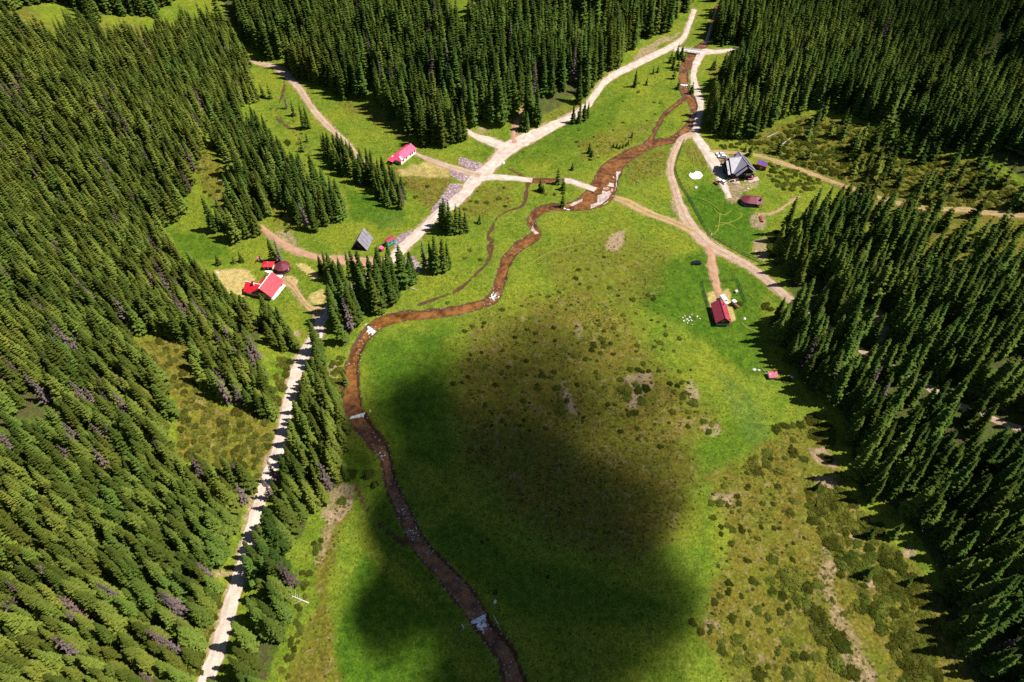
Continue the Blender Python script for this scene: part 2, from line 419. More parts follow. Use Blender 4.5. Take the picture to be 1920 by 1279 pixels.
# water level: a step down at each weir that runs out again downstream
WEIRS = [dict(a=(1274, 157), b=(1292, 158), drop=.5, foam=1.2), dict(a=(688, 610), b=(709, 625), drop=.9, foam=2.0),
         dict(a=(640, 787), b=(690, 772), drop=1.0, foam=1.1), dict(a=(873, 1173), b=(916, 1149), drop=1.2, foam=1.7)]
main = RIVC[0][2]
lev = np.full(len(main['c']), -.5)
for w in WEIRS:
    m = ((w['a'][0] + w['b'][0]) / 2, (w['a'][1] + w['b'][1]) / 2)
    k = int(np.argmin((main['px'][:, 0] - m[0]) ** 2 + (main['px'][:, 1] - m[1]) ** 2)); w['k'] = k
    s = main['q'] - main['q'][k]
    lev -= np.where(s > 0, w['drop'] * np.clip(1 - s / 38, 0, 1), 0)
main['lev'] = lev
for nm, dep, c in RIVC[1:]:
    c['lev'] = np.full(len(c['c']), {'side_arm': -.48, 'ford_pool': -.32}.get(nm, -.3))
WATD, WATL = stamp([c for _, _, c in RIVC], 7, 'lev')

# ------------------------------------------------------------------ what covers the ground (outlines in pixels, stored on the land)
COVER = {
 'dry': [(.85, 60, [(880, 600), (1000, 560), (1110, 520), (1190, 610), (1235, 690), (1300, 735), (1345, 790), (1290, 830), (1312, 900), (1285, 985), (1210, 1050), (1100, 1045), (960, 960), (870, 860), (850, 740)]),
         (.85, 26, [(1320, 890), (1390, 860), (1480, 800), (1520, 780), (1600, 930), (1760, 1110), (1840, 1279), (1860, 1340), (1420, 1350), (1310, 1190), (1330, 1100), (1375, 1000)]),
         (.9, 14, [(249, 632), (302, 632), (376, 645), (378, 726), (417, 763), (484, 770), (524, 800), (515, 850), (490, 890), (396, 887), (329, 863), (330, 752), (300, 705)]),
         (.8, 20, [(1400, 270), (1450, 240), (1500, 215), (1620, 230), (1760, 290), (1850, 310), (1930, 360), (1970, 520), (1850, 505), (1760, 492), (1640, 450), (1560, 340), (1440, 295)]),
         (.9, 16, [(640, 915), (600, 1010), (592, 1130), (530, 1290), (640, 1290), (612, 1120), (640, 1000), (668, 930)]),
         (.85, 14, [(720, 308), (840, 320), (862, 370), (806, 392), (745, 345)]),
         (.75, 16, [(353, 265), (400, 280), (425, 320), (430, 400), (395, 380), (362, 330)]),
         (.6, 16, [(500, 370), (545, 380), (560, 440), (520, 440)]),
         (.55, 40, [(1000, 470), (1150, 420), (1260, 470), (1230, 560), (1150, 600), (1050, 560)]),
         (.6, 18, [(1080, 262), (1180, 235), (1230, 225), (1200, 268), (1150, 292), (1090, 300)]),
         (.65, 14, [(1170, 300), (1255, 275), (1250, 330), (1180, 350)]),
         (.8, 12, [(1330, 130), (1400, 95), (1400, 125), (1345, 190), (1325, 180)]),
         (.6, 14, [(860, 350), (960, 345), (960, 400), (880, 410), (850, 390)]),
         (.7, 20, [(0, 20), (47, 10), (100, 47), (270, 40), (275, 75), (180, 70), (80, 60), (0, 45)]),
         (.7, 14, [(650, 190), (720, 220), (770, 250), (770, 275), (700, 230), (640, 205)]),
         (.7, 12, [(1275, 270), (1318, 270), (1335, 300), (1320, 320), (1290, 300)]),
         (.5, 20, [(1560, 600), (1660, 570), (1680, 650), (1640, 660)]),
         (.6, 14, [(930, 130), (930, 130), (960, 240), (1090, 215), (1110, 180), (1080, 195)])],
 'lush': [(.8, 36, [(690, 640), (850, 610), (830, 700), (850, 790), (840, 880), (720, 830), (690, 740)]),
          (.6, 50, [(1300, 830), (1345, 800), (1420, 790), (1440, 850), (1330, 900), (1340, 1000), (1310, 1160), (1260, 1180), (1290, 1050), (1320, 960)]),  # shade along this band, painted as darker green
          (.8, 24, [(1180, 500), (1330, 470), (1440, 540), (1420, 600), (1440, 690), (1400, 720), (1330, 640), (1200, 580)]),
          (.9, 18, [(1310, 340), (1400, 350), (1430, 430), (1400, 480), (1330, 430), (1280, 370)]),
          (.6, 24, [(940, 270), (1090, 210), (1180, 170), (1150, 240), (1050, 290), (960, 320)]),
          (.7, 12, [(296, 440), (380, 433), (430, 462), (430, 486), (350, 492), (310, 465)]),
          (.8, 14, [(640, 350), (700, 370), (760, 400), (720, 430), (660, 410)]),
          (.9, 20, [(680, 1030), (740, 1090), (820, 1160), (860, 1290), (620, 1290), (640, 1150)]),
          (.7, 20, [(850, 960), (960, 1040), (1100, 1080), (1260, 1130), (1180, 1180), (980, 1160), (880, 1080), (800, 1000)]),
          (.6, 20, [(640, 830), (700, 860), (760, 1000), (880, 1170), (840, 1170), (720, 1010), (650, 920)])],
 'weeds': [(.42, 14, [(1340, 690), (1395, 715), (1440, 790), (1445, 850), (1405, 835), (1365, 765)]),
           (.25, 10, [(1170, 330), (1240, 340), (1235, 380), (1180, 372)]),
           (.35, 10, [(690, 405), (760, 400), (750, 428), (700, 428)])],
 'straw': [(.9, 8, [(395, 505), (430, 498), (470, 505), (482, 522), (455, 562), (420, 545)]),
           (.9, 4, [(552, 494), (572, 493), (597, 515), (592, 530), (575, 516)]),
           (.9, 4, [(530, 520), (548, 516), (558, 525), (556, 538), (540, 537)]),
           (.7, 6, [(1329, 545), (1368, 540), (1378, 590), (1380, 602), (1335, 600)]),
           (.7, 5, [(578, 555), (606, 540), (612, 556), (602, 590), (588, 600), (592, 575)]),
           (.6, 8, [(730, 318), (800, 300), (850, 318), (840, 338), (760, 335)])],
 'gravel': [(1, 3, [(858, 294), (886, 302), (904, 307), (904, 318), (886, 322), (862, 308)]),
            (1, 4, [(841, 316), (886, 330), (880, 342), (862, 338), (846, 328)]),
            (1, 4, [(842, 346), (868, 346), (857, 360), (844, 376), (828, 402), (806, 396), (817, 379), (833, 363)]),
            (.8, 4, [(748, 440), (772, 430), (785, 432), (745, 480), (732, 478)]),
            (.8, 4, [(750, 488), (775, 478), (790, 500), (780, 520), (762, 505)])],
 'bare': [(1, 8, [(1128, 460), (1140, 440), (1160, 428), (1174, 430), (1172, 450), (1158, 474), (1140, 472)]),
          (.8, 9, [(1180, 700), (1215, 690), (1225, 720), (1205, 745), (1200, 770), (1180, 765), (1170, 740), (1160, 715)]),
          (.8, 7, [(1043, 712), (1060, 715), (1082, 755), (1092, 780), (1070, 775), (1050, 745)]),
          (.6, 5, [(1070, 600), (1090, 600), (1094, 640), (1080, 640)]),
          (.8, 6, [(1295, 705), (1312, 728), (1310, 760), (1296, 765), (1285, 730)]),
          (.8, 6, [(1305, 800), (1340, 790), (1355, 810), (1330, 825)]),
          (1, 5, [(1512, 845), (1540, 838), (1568, 868), (1566, 880), (1535, 872)]),
          (1, 5, [(1520, 890), (1555, 895), (1578, 916), (1545, 920), (1525, 905)]),
          (1, 5, [(1612, 975), (1632, 968), (1638, 990), (1622, 998)]), (1, 4, [(1588, 1002), (1602, 1000), (1604, 1014), (1590, 1016)]),
          (1, 5, [(1690, 1030), (1710, 1018), (1722, 1040), (1700, 1050)]), (1, 4, [(1620, 1088), (1650, 1090), (1652, 1104), (1628, 1105)]),
          (1, 6, [(1722, 1148), (1770, 1138), (1780, 1150), (1745, 1160), (1725, 1165)]), (1, 4, [(1680, 1170), (1702, 1176), (1700, 1190), (1684, 1184)]),
          (.75, 10, [(1540, 1015), (1575, 1060), (1560, 1110), (1600, 1180), (1650, 1260), (1650, 1300), (1600, 1300), (1562, 1190), (1530, 1090)]),
          (.8, 7, [(1330, 925), (1372, 925), (1380, 950), (1355, 955), (1338, 945)]), (.8, 6, [(1315, 1160), (1350, 1160), (1352, 1180), (1325, 1182)]),
          (.7, 7, [(1405, 1225), (1440, 1220), (1440, 1245), (1415, 1248)]),
          (.9, 5, [(1405, 402), (1435, 398), (1438, 425), (1425, 430), (1405, 425)]), (.9, 5, [(1412, 452), (1440, 440), (1440, 490), (1420, 488), (1410, 470)]),
          (.9, 4, [(1366, 330), (1385, 345), (1420, 342), (1424, 350), (1395, 360), (1385, 380), (1370, 385), (1362, 355)]),
          (.9, 3, [(1344, 293), (1364, 285), (1376, 300), (1360, 305), (1358, 325), (1342, 318)]),
          (.9, 6, [(612, 925), (640, 905), (668, 912), (664, 950), (640, 980), (618, 985), (600, 965)]),
          (.7, 8, [(600, 990), (640, 960), (630, 1000), (605, 1060), (590, 1060)]),
          (.9, 4, [(615, 682), (632, 680), (636, 700), (628, 712), (614, 700)]), (.9, 3, [(618, 706), (630, 710), (637, 724), (626, 722)]),
          (.9, 4, [(548, 620), (566, 618), (566, 632), (552, 632)]),
          (.8, 6, [(512, 436), (540, 432), (562, 448), (560, 462), (535, 455)]),
          (.9, 5, [(625, 478), (675, 476), (690, 492), (650, 497), (620, 490)]),
          (.9, 5, [(1182, 112), (1200, 92), (1240, 70), (1276, 60), (1272, 68), (1240, 86), (1212, 104), (1190, 118)]),
          (.8, 4, [(886, 238), (905, 236), (925, 246), (900, 252)]), (.8, 4, [(1000, 242), (1040, 228), (1072, 206), (1076, 210), (1045, 232), (1010, 248)]),
          (.9, 6, [(1618, 580), (1640, 572), (1672, 600), (1660, 640), (1645, 655), (1640, 620)]),
          (.9, 6, [(0, 1070), (18, 1062), (40, 1120), (35, 1160), (10, 1150)]), (.9, 4, [(145, 1104), (165, 1108), (170, 1124), (150, 1120)]),
          (.9, 4, [(398, 1068), (428, 1066), (428, 1082), (405, 1084)]), (.8, 4, [(408, 332), (420, 330), (422, 342), (410, 344)]),
          (.8, 5, [(1250, 378), (1270, 372), (1280, 395), (1262, 402)])],
}
FORESTS = [  # name, spacing, share kept, height range, tint, outline of where the stems stand
 ('left', 3.5, .96, (9.5, 22), .72, [(-420, 50), (-60, 56), (40, 62), (70, 84), (120, 86), (150, 66), (190, 70), (220, 98), (280, 96), (300, 72), (340, 62), (400, 45), (440, 75), (462, 112), (470, 150), (487, 190), (450, 205), (447, 215), (400, 219), (378, 282), (364, 330),
                             (350, 400), (296, 440), (320, 468), (344, 496), (358, 518), (400, 536), (420, 552), (452, 576), (480, 598), (514, 598), (553, 620), (565, 664), (552, 672), (520, 652), (500, 640), (494, 662), (500, 720), (524, 790), (516, 800),
                             (484, 772), (450, 768), (417, 765), (402, 740), (378, 728), (376, 668), (368, 648), (302, 640), (296, 625), (250, 630), (262, 662), (302, 710), (336, 756), (323, 805), (331, 868), (400, 892), (470, 900), (466, 960), (456, 1010),
                             (434, 1050), (420, 1110), (404, 1160), (380, 1215), (356, 1285), (330, 1400), (-600, 1400)]),
 ('mid', 4.1, .88, (11, 23), .42, [(397, 220), (450, 218), (508, 266), (524, 292), (551, 323), (581, 338), (615, 352), (645, 405), (630, 428), (570, 440), (524, 392), (504, 372), (504, 425), (460, 457), (430, 452), (395, 436), (432, 400), (436, 316), (404, 284)]),
 ('upper', 4.5, .9, (18, 26), .40, [(-700, -420), (330, -420), (330, 44), (300, 46), (272, 30), (220, 34), (172, 48), (150, 22), (110, 6), (60, 10), (20, 22), (-400, 22)]),
 ('upper', 4.4, .92, (19, 28), .42, [(300, -420), (640, -420), (700, 60), (800, 172), (858, 240), (905, 282), (875, 270), (815, 281), (785, 273), (751, 236), (724, 216), (700, 198), (677, 189), (640, 186), (588, 156), (551, 146), (535, 119), (505, 116), (480, 102), (440, 70), (380, 20)]),
 ('ridge', 4.2, .96, (20, 30), .28, [(640, -420), (1330, -420), (1300, 0), (1288, 25), (1263, 58), (1232, 68), (1190, 92), (1176, 112), (1134, 141), (1104, 178), (1088, 196), (1070, 206), (1033, 226), (996, 243), (982, 244), (978, 206), (958, 228), (936, 236), (919, 246), (889, 243), (864, 230), (806, 168), (700, 60)]),
 ('band', 4.2, .9, (12, 18), .3, [(622, 298), (650, 303), (690, 315), (735, 342), (768, 392), (735, 397), (700, 372), (660, 342), (630, 330)]),
 ('bank', 4.6, .92, (20, 28), .28, [(636, 505), (690, 488), (712, 486), (735, 500), (776, 528), (757, 550), (731, 581), (684, 600), (674, 625), (662, 654), (645, 670), (622, 650), (624, 610), (640, 575)]),
 ('bank', 4.2, .95, (15, 24), .36, [(590, 662), (608, 655), (612, 690), (618, 720), (636, 752), (650, 800), (656, 884), (632, 918), (598, 966), (580, 1020), (536, 1034), (530, 1060), (548, 1100), (552, 1165), (528, 1228), (515, 1290), (505, 1400), (422, 1400), (432, 1300), (456, 1220), (478, 1160), (491, 1110), (506, 1060),
                             (520, 990), (536, 930), (548, 880), (561, 830), (573, 780), (584, 720), (594, 690)]),
 ('right', 5.0, .90, (13, 27), .20, [(1446, 475), (1470, 432), (1500, 416), (1545, 398), (1590, 402), (1640, 442), (1700, 466), (1760, 482), (1850, 492), (2000, 505), (2500, 560), (2500, 1400), (1840, 1400), (1806, 1268), (1790, 1215), (1770, 1140), (1740, 1060), (1690, 985), (1640, 945), (1602, 930), (1578, 865), (1582, 812), (1559, 762), (1530, 755), (1522, 720), (1488, 697), (1455, 664), (1428, 640), (1450, 600), (1478, 566), (1462, 530), (1450, 470)]),
 ('far', 4.5, .95, (17, 27), .24, [(1325, -420), (2900, -420), (2500, 380), (1990, 370), (1920, 352), (1851, 304), (1800, 296), (1750, 280), (1700, 255), (1660, 238), (1616, 231), (1572, 217), (1530, 206), (1502, 214), (1461, 224), (1431, 251), (1404, 264), (1364, 261), (1318, 243), (1320, 205), (1326, 188), (1347, 147), (1391, 116), (1410, 92), (1375, 80), (1350, 84), (1335, 80), (1338, 40)]),
 ('clearcut', 5.6, .34, (8, 17), .35, [(1410, 278), (1450, 240), (1500, 215), (1620, 230), (1760, 290), (1850, 310), (1930, 360), (1960, 500), (1850, 486), (1760, 478), (1700, 460), (1640, 436), (1590, 398), (1545, 345), (1450, 290)]),
]
GAPS = [[(818, -20), (905, -20), (903, 50), (856, 70), (830, 40)], [(292, 8), (338, 20), (330, 62), (300, 52)], [(378, -10), (420, -5), (418, 40), (385, 34)], [(318, 30), (345, 60), (335, 90), (318, 66)], [(1586, 60), (1610, 62), (1606, 95), (1588, 92)],
        [(1340, -30), (1430, -30), (1420, 14), (1345, 14)], [(1616, 96), (1640, 90), (1625, 118), (1612, 115)], [(245, 855), (275, 850), (280, 885), (252, 890)], [(1618, 578), (1640, 570), (1672, 600), (1660, 642), (1645, 657), (1622, 620)], [(1716, 452), (1760, 450), (1762, 490), (1722, 488)],
        [(400, 1062), (432, 1062), (430, 1088), (402, 1086)], [(0, 1066), (20, 1060), (42, 1120), (36, 1165), (0, 1160)], [(205, 1090), (262, 1100), (262, 1135), (215, 1130)], [(248, 1000), (278, 1000), (280, 1034), (250, 1036)], [(182, 530), (204, 530), (206, 552), (186, 554)]]
FLAG = ('dry', 'lush', 'weeds', 'straw', 'gravel', 'bare')

XX, YY = np.meshgrid(XS, YS)
ZZ = hgt(XX, YY)
o0 = len(far)
UU, VV = project(XX, YY, ZZ)
masks = {}
jit = 9 * (fbm(XX / 7, YY / 7, 21) - .5) * 2; jit2 = 9 * (fbm(XX / 7, YY / 7, 33) - .5) * 2
inner = np.zeros(XX.shape, bool); inner[o0:o0 + NFY, o0:o0 + NFX] = True
for k, polys in COVER.items():
    m = np.zeros(XX.shape)
    for st, soft, P in polys:
        P_ = np.array(P); sel = inner & (UU > P_[:, 0].min() - 30) & (UU < P_[:, 0].max() + 30) & (VV > P_[:, 1].min() - 30) & (VV < P_[:, 1].max() + 30)
        a = min(1.0, soft / 9)
        d = sdf(UU[sel] + jit[sel] * a, VV[sel] + jit2[sel] * a, P)
        m[sel] = np.maximum(m[sel], st * sstep(soft * .6, -soft * .6, d))
    masks[k] = m
wood = np.zeros(XX.shape)
for nm, spc, keep, hr, tint, P in FORESTS:
    P_ = np.array(P); sel = (UU > P_[:, 0].min() - 30) & (UU < P_[:, 0].max() + 30) & (VV > P_[:, 1].min() - 30) & (VV < P_[:, 1].max() + 30)
    d = sdf(UU[sel] + jit[sel], VV[sel] + jit2[sel], P)
    wood[sel] = np.maximum(wood[sel], (.15 if nm == 'clearcut' else 1) * sstep(-6, -26, d))
for P in GAPS:
    P_ = np.array(P); sel = (UU > P_[:, 0].min() - 30) & (UU < P_[:, 0].max() + 30) & (VV > P_[:, 1].min() - 30) & (VV < P_[:, 1].max() + 30)
    wood[sel] *= sstep(-4, 10, sdf(UU[sel] + jit[sel], VV[sel] + jit2[sel], P))
RD = np.full(XX.shape, 99.0); RD[o0:o0 + NFY, o0:o0 + NFX] = ROADD
WD = np.full(XX.shape, 99.0); WD[o0:o0 + NFY, o0:o0 + NFX] = WATD
WL = np.zeros(XX.shape); WL[o0:o0 + NFY, o0:o0 + NFX] = WATL
# bare verges and banks
verge = sstep(1.4, -.2, RD + 2.4 * (fbm(XX / 3, YY / 3, 8) - .5)) * .72
bank = sstep(1.0, -.2, WD + 1.6 * (fbm(XX / 3, YY / 3, 9) - .5)) * .9
masks['bare'] = np.maximum(.66 * masks['bare'], verge)
micro = (fbm(XX / 6, YY / 6, 40) - .5) * .5 + (fbm(XX / 2.2, YY / 2.2, 41, 2) - .5) * .3 * (1 + masks['dry'])
micro *= sstep(0.5, 4, np.minimum(RD, WD))
ZT = ZZ + micro
ZT -= .16 * sstep(1.0, -.3, RD)
ZT += np.where(WD < 7, (WL - .55) * sstep(.0, -1.6, WD) * np.where(WL < -.4, 1.0, .8) , 0)
ZT -= np.where(WD < 7, .22 * sstep(1.8, -.2, WD) * (WL < -.4), 0)

nx, ny = len(XS), len(YS)
idx = np.arange(nx * ny).reshape(ny, nx)
Fq = np.stack([idx[:-1, :-1], idx[:-1, 1:], idx[1:, 1:], idx[1:, :-1]], -1).reshape(-1, 4)

def ground_material():
    t = NT('meadow_ground')
    A, B = t.attr('cover_a'), t.attr('cover_b')
    sa = t.node('ShaderNodeSeparateColor'); t.link(A.outputs['Color'], sa.inputs[0])
    sb = t.node('ShaderNodeSeparateColor'); t.link(B.outputs['Color'], sb.inputs[0])
    fine = t.noise(1.6, 5); mid = t.noise(.32, 5); big = t.noise(.045, 4); patch = t.noise(.11, 4)
    def cut(m, w=.30, amp=.6, n=None):
        e = t.math('ADD', m, t.math('MULTIPLY', t.math('SUBTRACT', n or mid, .5), amp))
        return t.ramp(e, .5 - w, .5 + w)
    g1 = t.mix(t.ramp(patch, .35, .65), (.086, .136, .009), (.130, .168, .015))
    g1 = t.mix(t.ramp(big, .42, .62), g1, (.150, .175, .014))
    g = t.mix(t.ramp(fine, .25, .75), t.hsv(g1, v=.58), t.hsv(g1, v=1.32))
    lush = t.mix(t.ramp(mid, .3, .7), (.030, .078, .004), (.058, .120, .006))  # lush grass, its dark green also deepens the cloud shadow
    lush = t.mix(t.ramp(fine, .3, .7), t.hsv(lush, v=.7), t.hsv(lush, v=1.25))
    g = t.mix(cut(sa.outputs[2], .6, .9, t.noise(.09, 5)), g, lush)
    weeds = t.mix(t.ramp(fine, .35, .65), (.036, .085, .014), (.080, .140, .032))
    g = t.mix(cut(A.outputs['Alpha'], .5, .9), g, weeds)
    vor = t.voronoi(1.25)
    dry = t.mix(t.ramp(patch, .35, .65), (.145, .118, .016), (.115, .122, .012))
    dry = t.mix(t.ramp(mid, .5, .72), dry, (.20, .155, .055))
    dry = t.mix(t.ramp(t.math('ADD', vor, t.math('MULTIPLY', fine, .8)), .4, 1.2), t.hsv(dry, v=1.18), t.hsv(dry, v=.66))
    g = t.mix(cut(sa.outputs[0], .5, .9, t.noise(.2, 6)), g, dry)
    straw = t.mix(t.ramp(fine, .3, .7), (.30, .225, .07), (.42, .33, .14))
    g = t.mix(cut(sb.outputs[2], .28, .5), g, straw)
    bare = t.mix(t.ramp(fine, .3, .7), (.21, .135, .085), (.36, .25, .18))
    g = t.mix(cut(sa.outputs[1], .34, 1.1, t.noise(.45, 6, rough=.65)), g, bare)
    stones = t.voronoi(.9)
    gravel = t.mix(t.ramp(stones, .1, .6), (.42, .32, .34), (.20, .14, .15))
    g = t.mix(cut(sb.outputs[1], .15, .4), g, gravel)
    mud = t.mix(t.ramp(fine, .3, .7), (.055, .028, .014), (.10, .055, .028))
    g = t.mix(cut(B.outputs['Alpha'], .2, .7), g, mud)
    duff = t.mix(t.ramp(mid, .4, .65), (.058, .052, .020), (.060, .092, .012))
    duff = t.mix(t.ramp(fine, .3, .7), t.hsv(duff, v=.7), t.hsv(duff, v=1.3))
    g = t.mix(cut(sb.outputs[0], .25, .7), g, duff)
    g = t.mix(t.math('SUBTRACT', 1.0, sb.outputs[0]), g, t.hsv(g, v=t.ramp(t.noise(.5, 6, rough=.7), .3, .7, .72, 1.26)))
    g = t.mix(t.math('MULTIPLY', t.ramp(t.noise(.85, 5, rough=.7), .63, .72), .5), g, (.14, .11, .045))
    spk = t.math('MULTIPLY', t.ramp(t.voronoi(.42), .02, .10, 1, 0), t.math('MULTIPLY', t.ramp(t.noise(.06, 3), .4, .6), t.math('SUBTRACT', 1.0, sb.outputs[0])))
    g = t.mix(t.math('MULTIPLY', spk, .55), g, (.42, .38, .16))
    h = t.math('ADD', t.math('MULTIPLY', fine, .5), t.math('MULTIPLY', mid, 1.2))
    t.bump(h, .75, .55)
    return t.done(g, .95, 0, .1)
M['ground'] = ground_material()
terrain = np_obj('ground', np.stack([XX, YY, ZT], -1).reshape(-1, 3), Fq, M['ground'])
tag(terrain, 'rolling valley floor of meadow with hillsides rising on both sides', kind='structure')
for nm, ch in (('cover_a', (masks['dry'], masks['bare'], masks['lush'], masks['weeds'])), ('cover_b', (wood, masks['gravel'], masks['straw'], bank))):
    at = terrain.data.attributes.new(nm, 'FLOAT_COLOR', 'POINT')
    at.data.foreach_set('color', np.stack(ch, -1).astype(np.float32).ravel())
def top(x, y):
    """height of the finished land (fine grid)"""
    fx = np.clip((np.asarray(x, float) - XF[0]) / 1.25, 0, NFX - 1.001); fy = np.clip((np.asarray(y, float) - YF[0]) / 1.25, 0, NFY - 1.001)
    ix = fx.astype(int); iy = fy.astype(int); fx = fx - ix; fy = fy - iy
    Zf = ZT[o0:o0 + NFY, o0:o0 + NFX]
    z = (Zf[iy, ix] * (1 - fx) + Zf[iy, ix + 1] * fx) * (1 - fy) + (Zf[iy + 1, ix] * (1 - fx) + Zf[iy + 1, ix + 1] * fx) * fy
    out = (np.asarray(x) < XF[0]) | (np.asarray(x) > XF[-1]) | (np.asarray(y) < YF[0]) | (np.asarray(y) > YF[-1])
    return np.where(out, hgt(x, y), z)
def grid_sample(F, x, y):
    ix = np.clip(np.round((np.asarray(x) - XF[0]) / 1.25).astype(int), 0, NFX - 1); iy = np.clip(np.round((np.asarray(y) - YF[0]) / 1.25).astype(int), 0, NFY - 1)
    return F[iy, ix]

# ------------------------------------------------------------------ roads
def road_material(name, c1, c2, crown, green=0.0):
    t = NT(name)
    uv = t.attr('lane'); sep = t.node('ShaderNodeSeparateColor'); t.link(uv.outputs['Color'], sep.inputs[0])
    across = t.math('ABSOLUTE', t.math('SUBTRACT', t.math('MULTIPLY', sep.outputs[0], 2.0), 1.0))
    wob = t.noise(.25, 3); fine = t.noise(2.2, 5); mid = t.noise(.35, 4)
    rut = t.math('ABSOLUTE', t.math('SUBTRACT', t.math('ADD', across, t.math('MULTIPLY', t.math('SUBTRACT', wob, .5), .35)), .48))
    rutm = t.ramp(rut, .08, .34, 1.0, 0.0)
    base = t.mix(t.ramp(mid, .3, .7), c1, c2)
    base = t.mix(t.math('MULTIPLY', rutm, .7), t.hsv(base, v=1.08), t.hsv(base, v=.94))
    edge = t.ramp(t.math('ADD', across, t.math('MULTIPLY', t.math('SUBTRACT', fine, .5), .7)), .72, 1.05)
    base = t.mix(t.math('MULTIPLY', edge, .8), base, crown)
    if green:
        mid_strip = t.ramp(t.math('ADD', across, t.math('MULTIPLY', t.math('SUBTRACT', t.noise(.6, 4), .5), .7)), .02, .30, green, 0)
        base = t.mix(mid_strip, base, (.10, .13, .02))
    base = t.mix(t.ramp(fine, .25, .75), t.hsv(base, v=.82), t.hsv(base, v=1.12))
    t.bump(t.math('SUBTRACT', fine, t.math('MULTIPLY', rutm, .8)), .5, .12)
    return t.done(base, .95, 0, .1)
M['road_white'] = road_material('pale_gravel', (.50, .43, .37), (.38, .30, .25), (.30, .19, .13))
M['road_pink'] = road_material('pinkish_gravel', (.42, .31, .24), (.34, .22, .16), (.26, .16, .09), .45)
M['road_red'] = road_material('reddish_dirt', (.40, .24, .16), (.32, .18, .11), (.24, .14, .07), .25)
M['road_orange'] = road_material('sandy_track', (.38, .26, .13), (.32, .20, .10), (.22, .17, .05), .65)
LIFT = [0.0]
def road(c, mat, label):
    n = len(c['c']); K = 7
    LIFT[0] += .006
    j1 = .82 + .36 * vnoise(c['q'] / 3.2, 0 * c['q'], 51 + n); j2 = .82 + .36 * vnoise(c['q'] / 3.2, 0 * c['q'] + 9, 77 + n)
    V = np.zeros((n, K, 3)); uvs = np.zeros((n, K, 4))
    for k in range(K):
        a = -1 + 2 * k / (K - 1)
        j = j1 if a < 0 else j2
        p = c['c'] + c['n'] * (c['w'] * a * j)[:, None]
        V[:, k, :2] = p; uvs[:, k, 0] = (a + 1) / 2; uvs[:, k, 1] = c['q'] * .01
        wd = grid_sample(WATD, p[:, 0], p[:, 1])
        V[:, k, 2] = hgt(p[:, 0], p[:, 1]) + .04 + LIFT[0] - (.22 if abs(a) == 1 else 0) + .05 * (1 - a * a)
    i = np.arange(n * K).reshape(n, K)
    F = np.stack([i[:-1, :-1], i[:-1, 1:], i[1:, 1:], i[1:, :-1]], -1).reshape(-1, 4)
    o = np_obj('road', V.reshape(-1, 3), F, mat)
    at = o.data.attributes.new('lane', 'FLOAT_COLOR', 'POINT'); at.data.foreach_set('color', uvs.astype(np.float32).ravel())
    tag(o, label, kind='structure'); return o
RLAB = {'white': ['pale gravel main road winding from the top of the valley to the lower left', 'pale gravel branch into the trees left of the junction', 'pale gravel branch leading to the ford', 'pale gravel ramp running down into the river', 'pale gravel road from the bridge to the dark lodge', 'gravel approach across the bridge'],
        'pink': ['pinkish gravel road curving past the lodge meadow into the right forest', 'pinkish dirt road climbing the side valley on the left', 'sandy drive from the white house to the main road'],
        'red': ['reddish dirt track climbing into the trees above the junction', 'reddish dirt track below the steep grey barn', 'eroded reddish track to the red barn'],
        'orange': ['orange sandy track from the river to the lodge road', 'narrow sandy track behind the lodge and across the clearing', 'two rut drive to the red roofed house', 'faint wheel track past the maroon pavilion']}
for k, cs in ROADC.items():
    for c, lb in zip(cs, RLAB[k]): road(c, M['road_' + k], lb)

LINES = [[(1338, 390), (1345, 400), (1358, 403), (1372, 395)], [(1350, 400), (1348, 417), (1346, 430), (1335, 443)], [(1348, 417), (1365, 420), (1385, 431)], [(1262, 424), (1275, 440), (1290, 450), (1306, 457)], [(1298, 285), (1300, 300), (1302, 318)], [(1303, 285), (1307, 300), (1314, 315)],
         [(985, 500), (1010, 484), (1045, 468), (1095, 455)], [(1340, 425), (1372, 416), (1392, 405), (1384, 398)], [(1310, 372), (1330, 380), (1350, 396)], [(1390, 605), (1400, 615), (1422, 622)]]
M['line'] = surf('flattened_grass', (.13, .165, .016), (.18, .19, .03), 1.2, .95, .1)
for ln in LINES: road(course([(u, v, 1.5) for u, v in ln]), M['line'], 'faint wheel line pressed into the meadow grass')
# ------------------------------------------------------------------ water
def water_material():
    t = NT('brown_river_water')
    f = t.attr('foam').outputs['Fac']
    n = t.noise(.5, 5); fine = t.noise(2.5, 4)
    bed = t.mix(t.ramp(t.math('ADD', t.math('MULTIPLY', n, .5), t.math('MULTIPLY', t.noise(.12, 4), .5)), .36, .64), (.060, .022, .007), (.235, .098, .026))
    peb = t.ramp(t.voronoi(1.1), .05, .35, 1.0, 0.0)
    bed = t.mix(t.math('MULTIPLY', peb, t.ramp(t.noise(.2, 3), .45, .65)), bed, (.05, .03, .02))
    fo = t.ramp(t.math('ADD', f, t.math('MULTIPLY', t.math('SUBTRACT', t.noise(1.3, 5), .5), 1.1)), .66, .82)
    fo = t.math('MULTIPLY', fo, t.ramp(f, .02, .2))
    col = t.mix(fo, bed, (.72, .74, .76))
    t.bump(t.math('ADD', fine, t.math('MULTIPLY', t.noise(.9, 3), .8)), .35, .14)
    r = t.math('ADD', t.math('MULTIPLY', fo, .5), .06)
    return t.done(col, r, 0, .5)
M['water'] = water_material()
